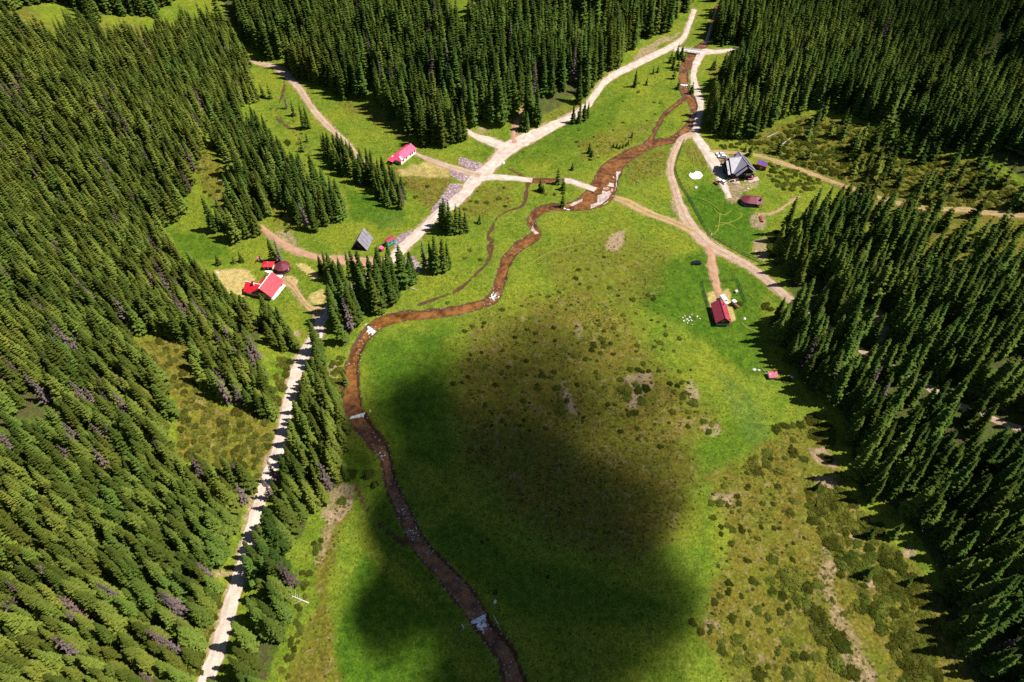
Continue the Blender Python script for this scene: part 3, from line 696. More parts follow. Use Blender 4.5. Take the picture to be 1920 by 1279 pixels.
RIFF = [(926, 556, 26, .75), (697, 619, 12, .5), (676, 642, 20, .55), (663, 668, 20, .4), (715, 850, 40, .62), (735, 890, 40, .5), (755, 955, 40, .62), (775, 1000, 50, .62), (790, 1025, 30, .55), (690, 812, 34, .5), (900, 1172, 40, .8), (940, 1225, 50, .5), (965, 1270, 40, .5), (840, 1090, 40, .35), (1283, 140, 20, .5), (1290, 165, 14, .6), (1297, 200, 18, .45), (1282, 245, 16, .5), (960, 470, 14, .5), (1000, 420, 12, .45), (1215, 270, 10, .4)]
WLAB = {'river': 'shallow brown river winding down the valley', 'side_arm': 'narrow brown side arm of the river', 'brook': 'thin brown brook in the meadow', 'ford_pool': 'muddy pool across the track', 'ditch': 'dark ditch beside the lower river', 'hill_stream': 'thin stream in the upper left meadow'}
for nm, dep, c in RIVC:
    n = len(c['c']); K = 9; ww = c['w'] + (1.2 if nm in ('river', 'side_arm') else .5)
    V = np.zeros((n, K, 3)); fo = np.zeros((n, K))
    zc = hgt(c['c'][:, 0], c['c'][:, 1]) + c['lev'] - .02
    if nm != 'river': zc += .03
    for _ in range(2): zc[1:-1] = (zc[:-2] + 2 * zc[1:-1] + zc[2:]) / 4
    for k in range(K):
        p = c['c'] + c['n'] * (ww * (-1 + 2 * k / (K - 1)))[:, None]
        V[:, k, :2] = p; V[:, k, 2] = zc
    pu, pv = project(V[..., 0], V[..., 1], V[..., 2])
    if nm == 'river':
        for u, v, r, s in RIFF: fo = np.maximum(fo, s * np.clip(1.2 - np.hypot(pu - u, (pv - v) * 1.2) / r, 0, 1))
        fo = np.maximum(fo, .12)
    i = np.arange(n * K).reshape(n, K)
    F = np.stack([i[:-1, :-1], i[:-1, 1:], i[1:, 1:], i[1:, :-1]], -1).reshape(-1, 4)
    o = np_obj('river' if nm in ('river', 'side_arm') else 'stream', V.reshape(-1, 3), F, M['water'])
    at = o.data.attributes.new('foam', 'FLOAT', 'POINT'); at.data.foreach_set('value', fo.astype(np.float32).ravel())
    tag(o, WLAB[nm], kind='structure')

# gravel bars and sand, low slabs with ragged outlines
def patch_slab(name, px, mat, up, label, lev=None, step=.8, amp=.35, thick=.5):
    x, y, z = ground([p[0] for p in px], [p[1] for p in px])
    P = rough_poly(list(zip(x, y)), step, amp, len(px))
    cx, cy = np.mean(x), np.mean(y)
    zz = (np.mean(z) + (lev if lev is not None else 0)) + up
    m = MB().prism(P, 'z', zz - thick, zz); o = m.build(name, mat)
    bm = bmesh.new(); bm.from_mesh(o.data); bmesh.ops.triangulate(bm, faces=bm.faces)
    bmesh.ops.subdivide_edges(bm, edges=[e for e in bm.edges if e.calc_length() > 1.2], cuts=2, use_grid_fill=False)
    for v in bm.verts:
        if v.co.z > zz - .05: v.co.z += .12 * (vnoise(v.co.x * .8, v.co.y * .8, 3) - .5)
    bm.to_mesh(o.data); bm.free()
    return tag(o, label, kind='structure')
t_ = NT('river_gravel'); s_ = t_.voronoi(1.6)
f_ = t_.mix(t_.ramp(t_.noise(.35, 4), .35, .65), (.56, .50, .47), (.38, .27, .23))
t_.bump(s_, .5, .2)
M['bar'] = t_.done(t_.mix(t_.ramp(s_, .15, .6), f_, t_.hsv(f_, v=.72)), .9, 0, .15)
for px, lb in [([(1151, 328), (1151, 349), (1146, 363), (1136, 376), (1129, 380), (1115, 388), (1107, 390), (1108, 383), (1120, 378), (1120, 366), (1129, 362), (1132, 350), (1141, 345), (1145, 332)], 'pale gravel bar in the middle of the river at the ford'),
               ([(1157, 366), (1158, 374), (1139, 386), (1128, 390), (1112, 392), (1128, 386), (1141, 373), (1152, 363)], 'pale gravel bank at the end of the orange track'),
               ([(1156, 320), (1166, 320), (1159, 328), (1162, 349), (1158, 364), (1153, 363), (1155, 347), (1155, 331)], 'narrow stony strip along the right bank above the ford'),
               ([(1067, 383), (1085, 374), (1094, 371), (1092, 376), (1072, 385)], 'narrow pale gravel spit on the left bank below the ford'),
               ([(998, 421), (1004, 430), (1011, 437), (1004, 438), (996, 430)], 'small pale gravel bar inside the river bend'),
               ([(706, 838), (698, 826), (684, 806), (668, 786), (664, 790), (675, 808), (690, 824), (700, 836)], None)]:
    if lb: patch_slab('gravel_bar', px, M['bar'], .06, lb, -.5)
M['sand'] = surf('white_sand', (.74, .70, .66), (.82, .80, .77), 1.2, .95, .1)
patch_slab('sand_patch', [(1304.5 + 12.5 * math.cos(i * .3307), 329 + 7.6 * math.sin(i * .3307)) for i in range(19)], M['sand'], .16, 'bright white sand patch in the lodge meadow', None, 3.0, .3)
M['paving'] = surf('pale_paving', (.62, .59, .57), (.72, .70, .68), 1.5, .9, .1)
M['pinkpave'] = surf('pinkish_paving', (.38, .27, .24), (.46, .34, .30), 1.5, .9, .1)
patch_slab('paving', [(496, 507), (508, 507), (513, 512), (528, 514), (531, 518), (525, 523), (515, 518), (506, 512), (498, 512)], M['paving'], .10, 'white paving between the red roofed house and its gazebo', None, .8, .15)
patch_slab('paving', [(512, 563), (520, 556), (537, 534), (533, 531), (510, 560)], M['paving'], .12, 'white terrace along the right side of the red roofed house', None, .8, .05)
patch_slab('paving', [(1362, 336), (1376, 344), (1396, 346), (1424, 338), (1420, 332), (1392, 336), (1375, 334), (1366, 331)], M['pinkpave'], .10, 'pinkish paving in front of the dark lodge', None, .8, .3)

# ------------------------------------------------------------------ the cloud whose shadow lies on the meadow (a body of droplets high outside the view)
CLOUD_Z, SIGMA = 640.0, .055
LUMPS = [(930, 930, 165, 165, 2.4), (830, 960, 90, 130, 2.0), (1030, 1090, 190, 170, 2.8), (795, 775, 80, 70, 2.2), (745, 1155, 60, 95, 2.2), (910, 1100, 80, 120, 1.6), (1130, 970, 120, 130, .7), (1060, 1240, 150, 140, 2.4),
         (1090, 750, 190, 80, .6), (1060, 640, 190, 60, .3), (1190, 1080, 90, 110, 1.2), (900, 700, 130, 70, .6), (1240, 930, 90, 130, .7), (960, 1320, 130, 100, 2.2), (690, 850, 45, 100, .9), (1000, 850, 130, 70, 1.0), (790, 1050, 60, 120, 1.2), (930, 1200, 90, 100, 1.2), (960, 1010, 130, 130, 1.2), (1225, 1190, 85, 110, .55)]
def build_cloud(lumps, xr, yr, label, n=110):
    u0 = SUN * (CLOUD_Z / SUN[2])
    x = np.linspace(*xr, n) + u0[0]; y = np.linspace(*yr, n) + u0[1]
    X, Y = np.meshgrid(x, y)
    gxx, gyy = X - u0[0], Y - u0[1]
    gxx = gxx + 9 * (fbm(X / 24, Y / 24, 61) - .5) * 2; gyy = gyy + 9 * (fbm(X / 24, Y / 24, 62) - .5) * 2
    u, v = project(gxx, np.maximum(gyy, 5), hgt(gxx, gyy))
    tau = np.zeros(X.shape)
    for cu, cv, ru, rv, s in lumps:
        tau += s * np.exp(-1.6 * ((u - cu) / ru) ** 2 - 1.6 * ((v - cv) / rv) ** 2)
    tau = tau * (.45 + 1.1 * fbm(X / 20, Y / 20, 63))
    T = np.maximum(np.minimum(tau, 4.5) - .10, 0) * math.sin(SUN_EL) / SIGMA
    on = T > 0
    idx = -np.ones((2, n, n), int); V = []; F = []
    for j in range(n):
        for i in range(n):
            nb = on[max(j - 1, 0):j + 2, max(i - 1, 0):i + 2].any()
            if not nb: continue
            idx[0, j, i] = len(V); V.append((X[j, i], Y[j, i], CLOUD_Z + .62 * T[j, i]))
            if on[j, i]: idx[1, j, i] = len(V); V.append((X[j, i], Y[j, i], CLOUD_Z - .38 * T[j, i]))
            else: idx[1, j, i] = idx[0, j, i]
    for j in range(n - 1):
        for i in range(n - 1):
            if on[j:j + 2, i:i + 2].any():
                q = [(j, i), (j, i + 1), (j + 1, i + 1), (j + 1, i)]
                F.append([idx[0, a, b] for a, b in q]); F.append([idx[1, a, b] for a, b in q[::-1]])
    F = [[k for m, k in enumerate(f) if k not in f[:m]] for f in F]
    mt = bpy.data.materials.new('cloud_droplets'); mt.use_nodes = True
    nt = mt.node_tree; nt.nodes.clear()
    out = nt.nodes.new('ShaderNodeOutputMaterial'); pv = nt.nodes.new('ShaderNodeVolumePrincipled')
    pv.inputs['Color'].default_value = (.95, .95, .95, 1); pv.inputs['Density'].default_value = .16; pv.inputs['Anisotropy'].default_value = .5
    nt.links.new(pv.outputs[0], out.inputs['Volume'])
    o = mesh_obj('cloud', V, [f for f in F if len(f) > 2], mt, smooth=True)
    tag(o, label, kind='stuff')
build_cloud(LUMPS, (-130, 160), (0, 330), 'small white fair weather cloud drifting high over the valley meadow')
build_cloud([(1800, 40, 330, 170, .7)], (120, 560), (200, 700), 'thin white cloud drifting high over the far right forest', 70)  # added cloud outside the view, put in to darken the upper right

# ------------------------------------------------------------------ spruces
def leaf_material(name, c_in, c_tip, warm, tips=.9):
    t = NT(name)
    tip = t.attr('tip').outputs['Fac']; tint = t.attr('tint', 'INSTANCER').outputs['Fac']
    rndm = t.node('ShaderNodeObjectInfo').outputs['Random']
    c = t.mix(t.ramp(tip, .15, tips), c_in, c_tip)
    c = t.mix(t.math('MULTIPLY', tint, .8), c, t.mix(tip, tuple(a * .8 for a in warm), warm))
    w = t.node('ShaderNodeTexWhiteNoise', noise_dimensions='1D'); t.link(t.math('MULTIPLY', rndm, 91.7), w.inputs['W'])
    c = t.hsv(c, h=t.ramp(w.outputs['Value'], 0, 1, .486, .512), v=t.ramp(rndm, 0, 1, .62, 1.38))
    n = t.noise(1.2, 3, t.objpos())
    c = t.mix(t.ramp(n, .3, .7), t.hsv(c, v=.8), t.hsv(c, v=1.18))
    d = t.node('ShaderNodeBsdfDiffuse'); tr = t.node('ShaderNodeBsdfTranslucent'); mx = t.node('ShaderNodeMixShader')
    t.link(c, d.inputs[0]); t.link(t.hsv(c, sat=1.1, v=1.15), tr.inputs[0]); mx.inputs[0].default_value = .36
    t.link(d.outputs[0], mx.inputs[1]); t.link(tr.outputs[0], mx.inputs[2])
    t.link(mx.outputs[0], t.n['Material Output'].inputs['Surface']); return t.m
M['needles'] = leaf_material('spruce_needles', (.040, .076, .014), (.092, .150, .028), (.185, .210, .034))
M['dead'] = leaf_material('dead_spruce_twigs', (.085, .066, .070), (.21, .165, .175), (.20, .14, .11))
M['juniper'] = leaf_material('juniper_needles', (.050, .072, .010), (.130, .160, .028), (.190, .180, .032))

def spruce_meshes(seed, H=26.0, R=2.9, dead=False, low=.07, shape=.8):
    r = random.Random(seed)
    V = []; F = []; T = []
    nwh = int(H * (.80 if not dead else .85))
    for w in range(nwh):
        f = (w + r.random() * .7) / nwh
        z = H * (low + (1 - low) * (f ** .95)) ; t = z / H
        prof = (.78 + .44 * float(vnoise(np.array(z / 2.6), np.array(seed * 3.3), seed))) * (1 - t) ** shape * (.72 + .28 * min(1, (t - low) / .12 + .3))
        L0 = R * prof + .12
        nb = r.choice((6, 6, 7, 7)) if not dead else r.choice((4, 5, 6))
        a0 = r.random() * 6.28
        for b in range(nb):
            if dead and r.random() < .22: continue
            a = a0 + 6.283 * b / nb + r.uniform(-.28, .28)
            L = L0 * r.uniform(.72, 1.2) * (1 if not dead else r.uniform(.5, 1.05))
            W = (.245 * L + .26) * r.uniform(.8, 1.2) * (1 if not dead else .62)
            droop = r.uniform(.32, .70) * (1 - t) + r.uniform(-.14, .10)
            ca, sa = math.cos(a), math.sin(a)
            S = [0, .14, .28, .42, .56, .70, .84, 1.0]
            wid = [.15, 1.0, .62, 1.12, .60, .92, .42, .0]
            st = len(V)
            for k, (s, wd) in enumerate(zip(S, wid)):
                dz = L * (.10 * math.sin(s * 3.1) - droop * s ** 1.25 + .16 * s ** 3) + r.uniform(-.05, .05)
                rr = .05 + L * s; hw = W * wd * r.uniform(.8, 1.2)
                fwd = .22 * hw
                for side in (-1, 0, 1):
                    rad = rr + (fwd if side else 0) * (1 if wd > .8 else -.4)
                    x = ca * rad - sa * side * hw; y = sa * rad + ca * side * hw
                    V.append((x, y, z + dz + (.13 * hw if side == 0 else -.42 * hw + r.uniform(-.07, .07))))
                    T.append(min(1, s * .75 + (.3 if side else 0) * (wd > .8) + r.uniform(-.1, .1)))
            for k in range(len(S) - 1):
                for e in (0, 1):
                    i = st + 3 * k + e
                    F.append((i, i + 1, i + 4, i + 3))
    if not dead:                                    # leader shoot
        b = len(V); V += [(.16, 0, H - .9), (-.1, .14, H - .9), (-.1, -.14, H - .9), (0, 0, H + .35)]; T += [.3, .3, .3, 1]
        F += [(b, b + 1, b + 3, b + 3), (b + 1, b + 2, b + 3, b + 3), (b + 2, b, b + 3, b + 3)]
    V = np.array(V); F = [tuple(dict.fromkeys(f)) for f in F]
    me = bpy.data.meshes.new('crown'); me.from_pydata(V.tolist(), [], F)
    me.materials.append(M['dead'] if dead else M['needles'])
    at = me.attributes.new('tip', 'FLOAT', 'POINT'); at.data.foreach_set('value', np.clip(T, 0, 1).astype(np.float32))
    me.update()
    tm = MB().tube((0, 0, -1.2), (0, 0, H * .55), .26, .15, 7).tube((0, 0, H * .55), (0, 0, H * .985), .15, .02, 6)
    tr = bpy.data.meshes.new('trunk'); tr.from_pydata(tm.v, [], tm.f); tr.materials.append(M['bark']); tr.update()
    return me, tr
PROTO = [spruce_meshes(100 + i, 26.0, R_, False, lw, sh) for i, (R_, lw, sh) in enumerate([(3.7, .05, .72), (3.3, .07, .80), (4.0, .06, .68), (3.1, .05, .85), (3.5, .10, .75), (3.6, .04, .90)])]
DPROTO = [spruce_meshes(300 + i, 24.0, 3.2, True, .10) for i in range(3)]
YPROTO = [spruce_meshes(400 + i, 10.0, 2.2, False, .02, .95) for i in range(3)]

# where the forest trees stand
trees = []            # x, y, z, height, kind(0 green 1 dead 2 young), tint, u, v, forest
for fi, (nm, spc, keep, hr, tint, P) in enumerate(FORESTS):
    nxg = np.arange(-760, 760, spc); nyg = np.arange(20, 1050, spc * .87)
    A, B = np.meshgrid(nxg, nyg)
    A = A + (np.arange(len(nyg)) % 2)[:, None] * spc / 2
    A = (A + rng.uniform(-.42, .42, A.shape) * spc).ravel(); B = (B + rng.uniform(-.42, .42, B.shape) * spc).ravel()
    Z = hgt(A, B); u, v = project(A, B, Z)
    jj = 5 * (vnoise(A / 9, B / 9, 70) - .5) * 2
    ok = (sdf(u + jj, v, P) < -1) & (B > 22) & (v > -400) & (u > -480) & (u < 2500) & (v < 1420)
    dens = fbm(A / 26, B / 26, 71 + fi)
    ok &= rng.random(A.shape) < (keep * (sstep(.16, .32, dens) if nm == 'left' else sstep(.24, .40, dens)) if nm != 'clearcut' else keep * 1.6 * sstep(.3, .7, dens))
    ok &= (grid_sample(ROADD, A, B) > 1.6) | (A < XF[0]) | (A > XF[-1]) | (B > YF[-1])
    ok &= grid_sample(WATD, A, B) > 2.0
    if nm == 'right': ok &= (sdf(u, v, [(1612, 672), (1700, 712), (1771, 750), (1860, 788), (1925, 812), (1925, 905), (1840, 872), (1760, 840), (1690, 798), (1612, 750)]) > 0) | (rng.random(A.shape) < .28)
    # the track through the right forest and its bare bank stay open
    for G_ in GAPS:
        ok &= sdf(u, v, G_) > 0
    size = fbm(A / 14, B / 14, 90 + fi)
    hh = hr[0] + (hr[1] - hr[0]) * np.clip(-.12 + .60 * size + .65 * rng.random(A.shape), -.1, 1.1)
    dead = rng.random(A.shape) < np.where(fbm(A / 17, B / 17, 97) > .64, .26, .028) * (1 if nm == 'left' else .25 if nm != 'clearcut' else 0)
    for i in np.nonzero(ok)[0]:
        if 420 < u[i] < 575 and 545 < v[i] < 670: hh[i] = min(hh[i], 13.5 + 4 * rng.random())
        if nm == 'bank' and v[i] < 535: hh[i] = min(hh[i], 15 + 3 * rng.random())
        k = 1 if dead[i] else (2 if nm == 'clearcut' else 0)
        ti = tint + .55 * (fbm(A[i] / 30, B[i] / 30, 44) - .5) * 2 + rng.uniform(-.22, .22)
        trees.append([A[i], B[i], Z[i], hh[i] * (1 - .05 * (k == 1)), k, min(1, max(0, ti)), u[i], v[i], nm, 0])
# single trees and small groups, one by one (u, v, height, kind)
LONE = [(1190, 163, 11, 0), (1212, 160, 5, 2), (1225, 139, 5, 2), (1233, 136, 5, 2), (1074, 231, 12, 0), (1086, 230, 14, 0), (1094, 226, 12, 0), (1101, 221, 10, 0), (1105, 287, 7, 2), (1109, 293, 4.5, 2),
        (1073, 319, 4.5, 2), (1047, 344, 10, 2), (1056, 355, 7, 2), (1013, 358, 7.5, 2), (1018, 361, 5, 2), (1055, 386, 9, 2), (900, 418, 6, 2), (1150, 276, 3, 2), (1156, 278, 3.5, 2), (1162, 279, 3, 2), (1168, 277, 3.5, 2), (1174, 274, 3, 2), (1178, 271, 3, 2), (1185, 258, 4, 2),
        (836, 431, 19, 0), (846, 438, 20, 0), (856, 437, 17, 0), (866, 435, 15, 0), (874, 434, 12, 0), (830, 424, 14, 0), (820, 511, 22, 0), (832, 508, 19, 0), (841, 503, 16, 0), (797, 506, 17, 1), (811, 508, 18, 0),
        (761, 532, 20, 0), (773, 528, 18, 0), (605, 514, 11, 0), (616, 518, 15, 0), (628, 525, 17, 0), (634, 528, 13, 0), (515, 490, 14, 0), (527, 492, 15, 1), (411, 496, 6, 2), (454, 491, 6, 2), (440, 493, 4, 2),
        (494, 182, 9, 2), (508, 185, 10, 2), (551, 217, 10, 2), (571, 242, 16, 0), (579, 240, 13, 0), (577, 266, 6, 2), (568, 284, 8, 2), (608, 281, 9, 2), (538, 204, 10, 1), (481, 243, 15, 0), (490, 249, 14, 0), (500, 250, 12, 0),
        (615, 290, 15, 0), (622, 298, 16, 0), (632, 296, 15, 0), (640, 300, 17, 0), (648, 306, 15, 0), (655, 312, 13, 0),
        (1268, 109, 10, 0), (1276, 111, 9, 0), (1284, 113, 8, 2), (1262, 128, 10, 0), (1270, 132, 9, 2), (1263, 148, 9, 2), (1271, 167, 7, 2), (1297, 173, 7, 2), (1257, 118, 8, 2), (1334, 131, 7, 2), (1338, 130, 8, 2),
        (1362, 84, 9, 2), (1372, 82, 10, 2), (1384, 84, 10, 2), (1393, 80, 9, 2), (1353, 87, 6, 2), (980, 244, 13, 0), (988, 246, 12, 0), (1405, 292, 8, 2), (1396, 285, 5, 2),
        (1628, 1008, 8, 2), (1668, 1008, 10, 2), (1620, 1082, 8, 2), (1698, 1096, 6, 2), (1529, 918, 6, 2), (1772, 1184, 14, 0), (1500, 698, 22, 1), (1545, 735, 18, 1), (1620, 735, 17, 1),
        (497, 1068, 21, 0), (507, 1050, 21, 0), (488, 1090, 19, 0), (516, 1035, 20, 0), (548, 905, 19, 0), (556, 890, 20, 0), (550, 1100, 20, 1), (649, 719, 9, 0), (632, 752, 10, 0), (605, 690, 16, 0), (688, 895, 4.5, 2), (702, 912, 3.5, 2), (648, 895, 9, 0), (222, 356, 24, 1), (378, 256, 16, 1), (352, 322, 17, 1), (325, 562, 16, 1), (148, 672, 22, 1), (252, 622, 20, 1),
        (30, 214, 22, 1), (95, 757, 17, 1), (215, 720, 14, 1), (12, 1110, 20, 1), (70, 1088, 12, 1), (232, 1132, 18, 1), (352, 1165, 20, 1), (180, 1184, 18, 1), (165, 1240, 20, 1), (350, 1235, 18, 1), (520, 905, 15, 1), (512, 935, 15, 1), (320, 872, 16, 1), (240, 448, 18, 1), (272, 440, 14, 1),
        (812, 172, 25, 1), (560, 395, 12, 1), (735, 215, 11, 1), (385, 905, 14, 1), (92, 995, 12, 1), (290, 1210, 12, 1)]
lu = np.array([p[0] for p in LONE], float); lv = np.array([p[1] for p in LONE], float)
lx, ly, lz = ground(lu, lv)
for i, (u_, v_, h_, k_) in enumerate(LONE):
    trees.append([lx[i], ly[i], lz[i], h_, k_, .75 if (k_ == 1 and v_ > 1000 and u_ > 500) else rng.uniform(.15, .45), u_, v_, 'lone', 1])
# nothing may stand in the buildings' yards
KEEP = [[(452, 500), (560, 480), (600, 560), (540, 572), (452, 572)], [(655, 430), (748, 440), (742, 478), (700, 500), (684, 528), (640, 515)], [(1340, 270), (1450, 290), (1445, 390), (1340, 360)], [(725, 270), (790, 275), (785, 315), (725, 318)]]
tr_ = []
for t in trees:
    if t[8] != 'lone' and any(sdf(np.array([t[6]]), np.array([t[7]]), K_)[0] < 0 for K_ in KEEP): continue
    tr_.append(t)
trees = tr_
def px_len(t):
    u1, v1 = project(np.array([t[0]]), np.array([t[1]]), np.array([t[2] + t[3]]))
    um, vm = float(u1[0]), float(v1[0])
    vis = (-10 < t[6] < 1930 and -10 < t[7] < 1290) or (0 < um < 1920 and 0 < vm < 1279)
    return math.hypot(um - t[6], vm - t[7]) * (1 if vis else 0)
for t in trees: t.append(px_len(t))
singles, forest = {0: [], 1: [], 2: []}, {0: [], 1: [], 2: []}
for k in (0, 1, 2):
    g = sorted([t for t in trees if t[4] == k], key=lambda t: (-t[9], -t[10]))
    lim = {0: 300, 1: 290, 2: 290}[k]
    for i, t in enumerate(g): (singles if i < lim and t[10] > 0 else forest)[k].append(t)
print('trees', {k: (len(singles[k]), len(forest[k])) for k in singles})

# words that tell one tree from the next: its nearest landmark and its turn in the row there
MARKS = [('the red roofed house', 500, 545), ('the steep grey barn', 678, 460), ('the turquoise trailer', 732, 462), ('the pink roofed house', 755, 295), ('the dark lodge', 1388, 315), ('the lodge pavilion', 1410, 380),
         ('the red barn', 1352, 590), ('the small maroon shed', 1449, 706), ('the concrete bridge', 1298, 97), ('the uppermost weir', 1283, 157), ('the white weir', 697, 618), ('the long white weir', 665, 779), ('the lowest weir', 895, 1162),
         ('the five way road junction', 905, 330), ('the upper road fork', 963, 270), ('the gravel bar at the ford', 1130, 365), ('the river bend below the ford', 1000, 415), ('the lower left corner of the photo', 0, 1279), ('the lower right corner of the photo', 1920, 1279),
         ('the lower end of the gravel road', 380, 1279), ('the yellow clearing', 400, 780), ('the road bend by the river', 580, 660), ('the bare bank in the right forest', 1645, 610), ('the track at the right edge', 1880, 795), ('the juniper thicket at lower right', 1620, 1010),
         ('the left photo edge, halfway up', 0, 640), ('the left photo edge, three quarters down', 0, 960), ('the left photo edge, well below halfway', 0, 820), ('the lowest part of the left edge', 30, 1130), ('the brown dead spruce', 545, 1090), ('the dry gravel patch', 640, 940), ('the right photo edge, three quarters down', 1920, 1000), ('the right photo edge, halfway up', 1920, 640),
         ('the small left meadow', 360, 460), ('the left valley track top', 480, 120), ('the left valley track', 590, 210), ('the felled clearing', 1560, 260), ('the right end of the sandy track', 1880, 400), ('the upper left clearing', 390, 310), ('the bottom edge left of the road', 200, 1279),
         ('the road under closing trees', 470, 1010), ('the road between the weirs', 535, 820), ('the lodge meadow fence corner', 1400, 480), ('the middle of the left forest', 180, 760), ('the upper left forest', 150, 350), ('the lower left forest middle', 220, 1080), ('the lower right forest edge', 1700, 1060), ('the middle of the right forest', 1760, 880), ('the bare strip at lower right', 1580, 1150), ('the bluish weed patch', 1400, 770), ('the bare patch in mid meadow', 1195, 735), ('the pale bare spot below the ford', 1150, 450), ('the pebbly patch at lower right', 1345, 935), ('the bottom edge right of centre', 1480, 1279), ('the left rim of the dry meadow', 890, 640), ('the bare streak in mid meadow', 1065, 740), ('the lodge drive', 1350, 270), ('the heart of the felled clearing', 1650, 290), ('the right side of the felled clearing', 1800, 340), ('the slope below the sandy track', 1790, 450), ('the bend in the sandy track', 1650, 372), ('the photo edge at lower left', 0, 1050), ('the lower left spruces', 110, 1200), ('the lower left bare hollow', 20, 1110)]
ORD = ['nearest', 'second nearest', 'third nearest', 'fourth nearest', 'fifth nearest', 'sixth nearest', 'seventh nearest', 'eighth nearest', 'ninth nearest', 'tenth nearest', 'eleventh nearest', 'twelfth nearest'] + [f'{w} nearest' for w in
       ('thirteenth', 'fourteenth', 'fifteenth', 'sixteenth', 'seventeenth', 'eighteenth', 'nineteenth', 'twentieth', 'twenty first', 'twenty second', 'twenty third', 'twenty fourth', 'twenty fifth', 'twenty sixth', 'twenty seventh', 'twenty eighth', 'twenty ninth', 'thirtieth', 'thirty first', 'thirty second', 'thirty third', 'thirty fourth', 'thirty fifth', 'thirty sixth', 'thirty seventh', 'thirty eighth', 'thirty ninth', 'fortieth', 'forty first', 'forty second', 'forty third', 'forty fourth', 'forty fifth')]
def row_labels(items, word, uv):
    """one label each: kind words, rank by distance and landmark"""
    cells = {}
    for i, t in enumerate(items):
        u, v = uv(t)
        m = min(range(len(MARKS)), key=lambda q: (MARKS[q][1] - u) ** 2 + (MARKS[q][2] - v) ** 2)
        cells.setdefault((word(t), m), []).append(((MARKS[m][1] - u) ** 2 + (MARKS[m][2] - v) ** 2, i))
    out = {}
    for (w, m), L in cells.items():
        for r, (_, i) in enumerate(sorted(L)):
            out[i] = f'{w}, {ORD[min(r, len(ORD) - 1)]} to {MARKS[m][0]}'
    return out
def w_green(t): return ('tall' if t[3] > 22.5 else 'middling' if t[3] > 15 else 'short') + (' yellow green' if t[5] > .55 else ' deep green' if t[5] < .22 else ' mid green') + ' spruce'
def w_dead(t): return 'brown dying spruce' if t[5] > .6 else ('tall' if t[3] > 17 else 'short') + ' bare grey spruce'
def w_young(t): return ('small' if t[3] < 6 else 'half grown' if t[3] < 10 else 'slender') + ' young spruce'
def plant(kind, protos, H, items, name, cat, group, word):
    lab = row_labels(items, word, lambda t: (t[6], t[7]))
    for i, t in enumerate(items):
        s = t[3] / H
        o = thing(name, (t[0], t[1], float(top(t[0], t[1])) - .1), rnd.uniform(0, 6.28), lab[i], cat, group)
        wid = rnd.uniform(.92, 1.15) * (s ** -.32 if s < 1 else 1) * (1.15 if t[8] == 'left' else 1)
        o.scale = (s * wid, s * wid, s)
        o.rotation_euler[0] = rnd.gauss(0, .02); o.rotation_euler[1] = rnd.gauss(0, .02)
        me, tr = protos[rnd.randrange(len(protos))]
        c = bpy.data.objects.new('crown', me); C.objects.link(c); c.parent = o; c['tint'] = float(t[5])
        k = bpy.data.objects.new('trunk', tr); C.objects.link(k); k.parent = o
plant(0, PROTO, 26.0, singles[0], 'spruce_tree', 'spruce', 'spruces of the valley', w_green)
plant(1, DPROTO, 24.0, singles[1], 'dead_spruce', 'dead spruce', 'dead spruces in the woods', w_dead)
plant(2, YPROTO, 10.0, singles[2], 'young_spruce', 'young spruce', 'young spruces in the open', w_young)

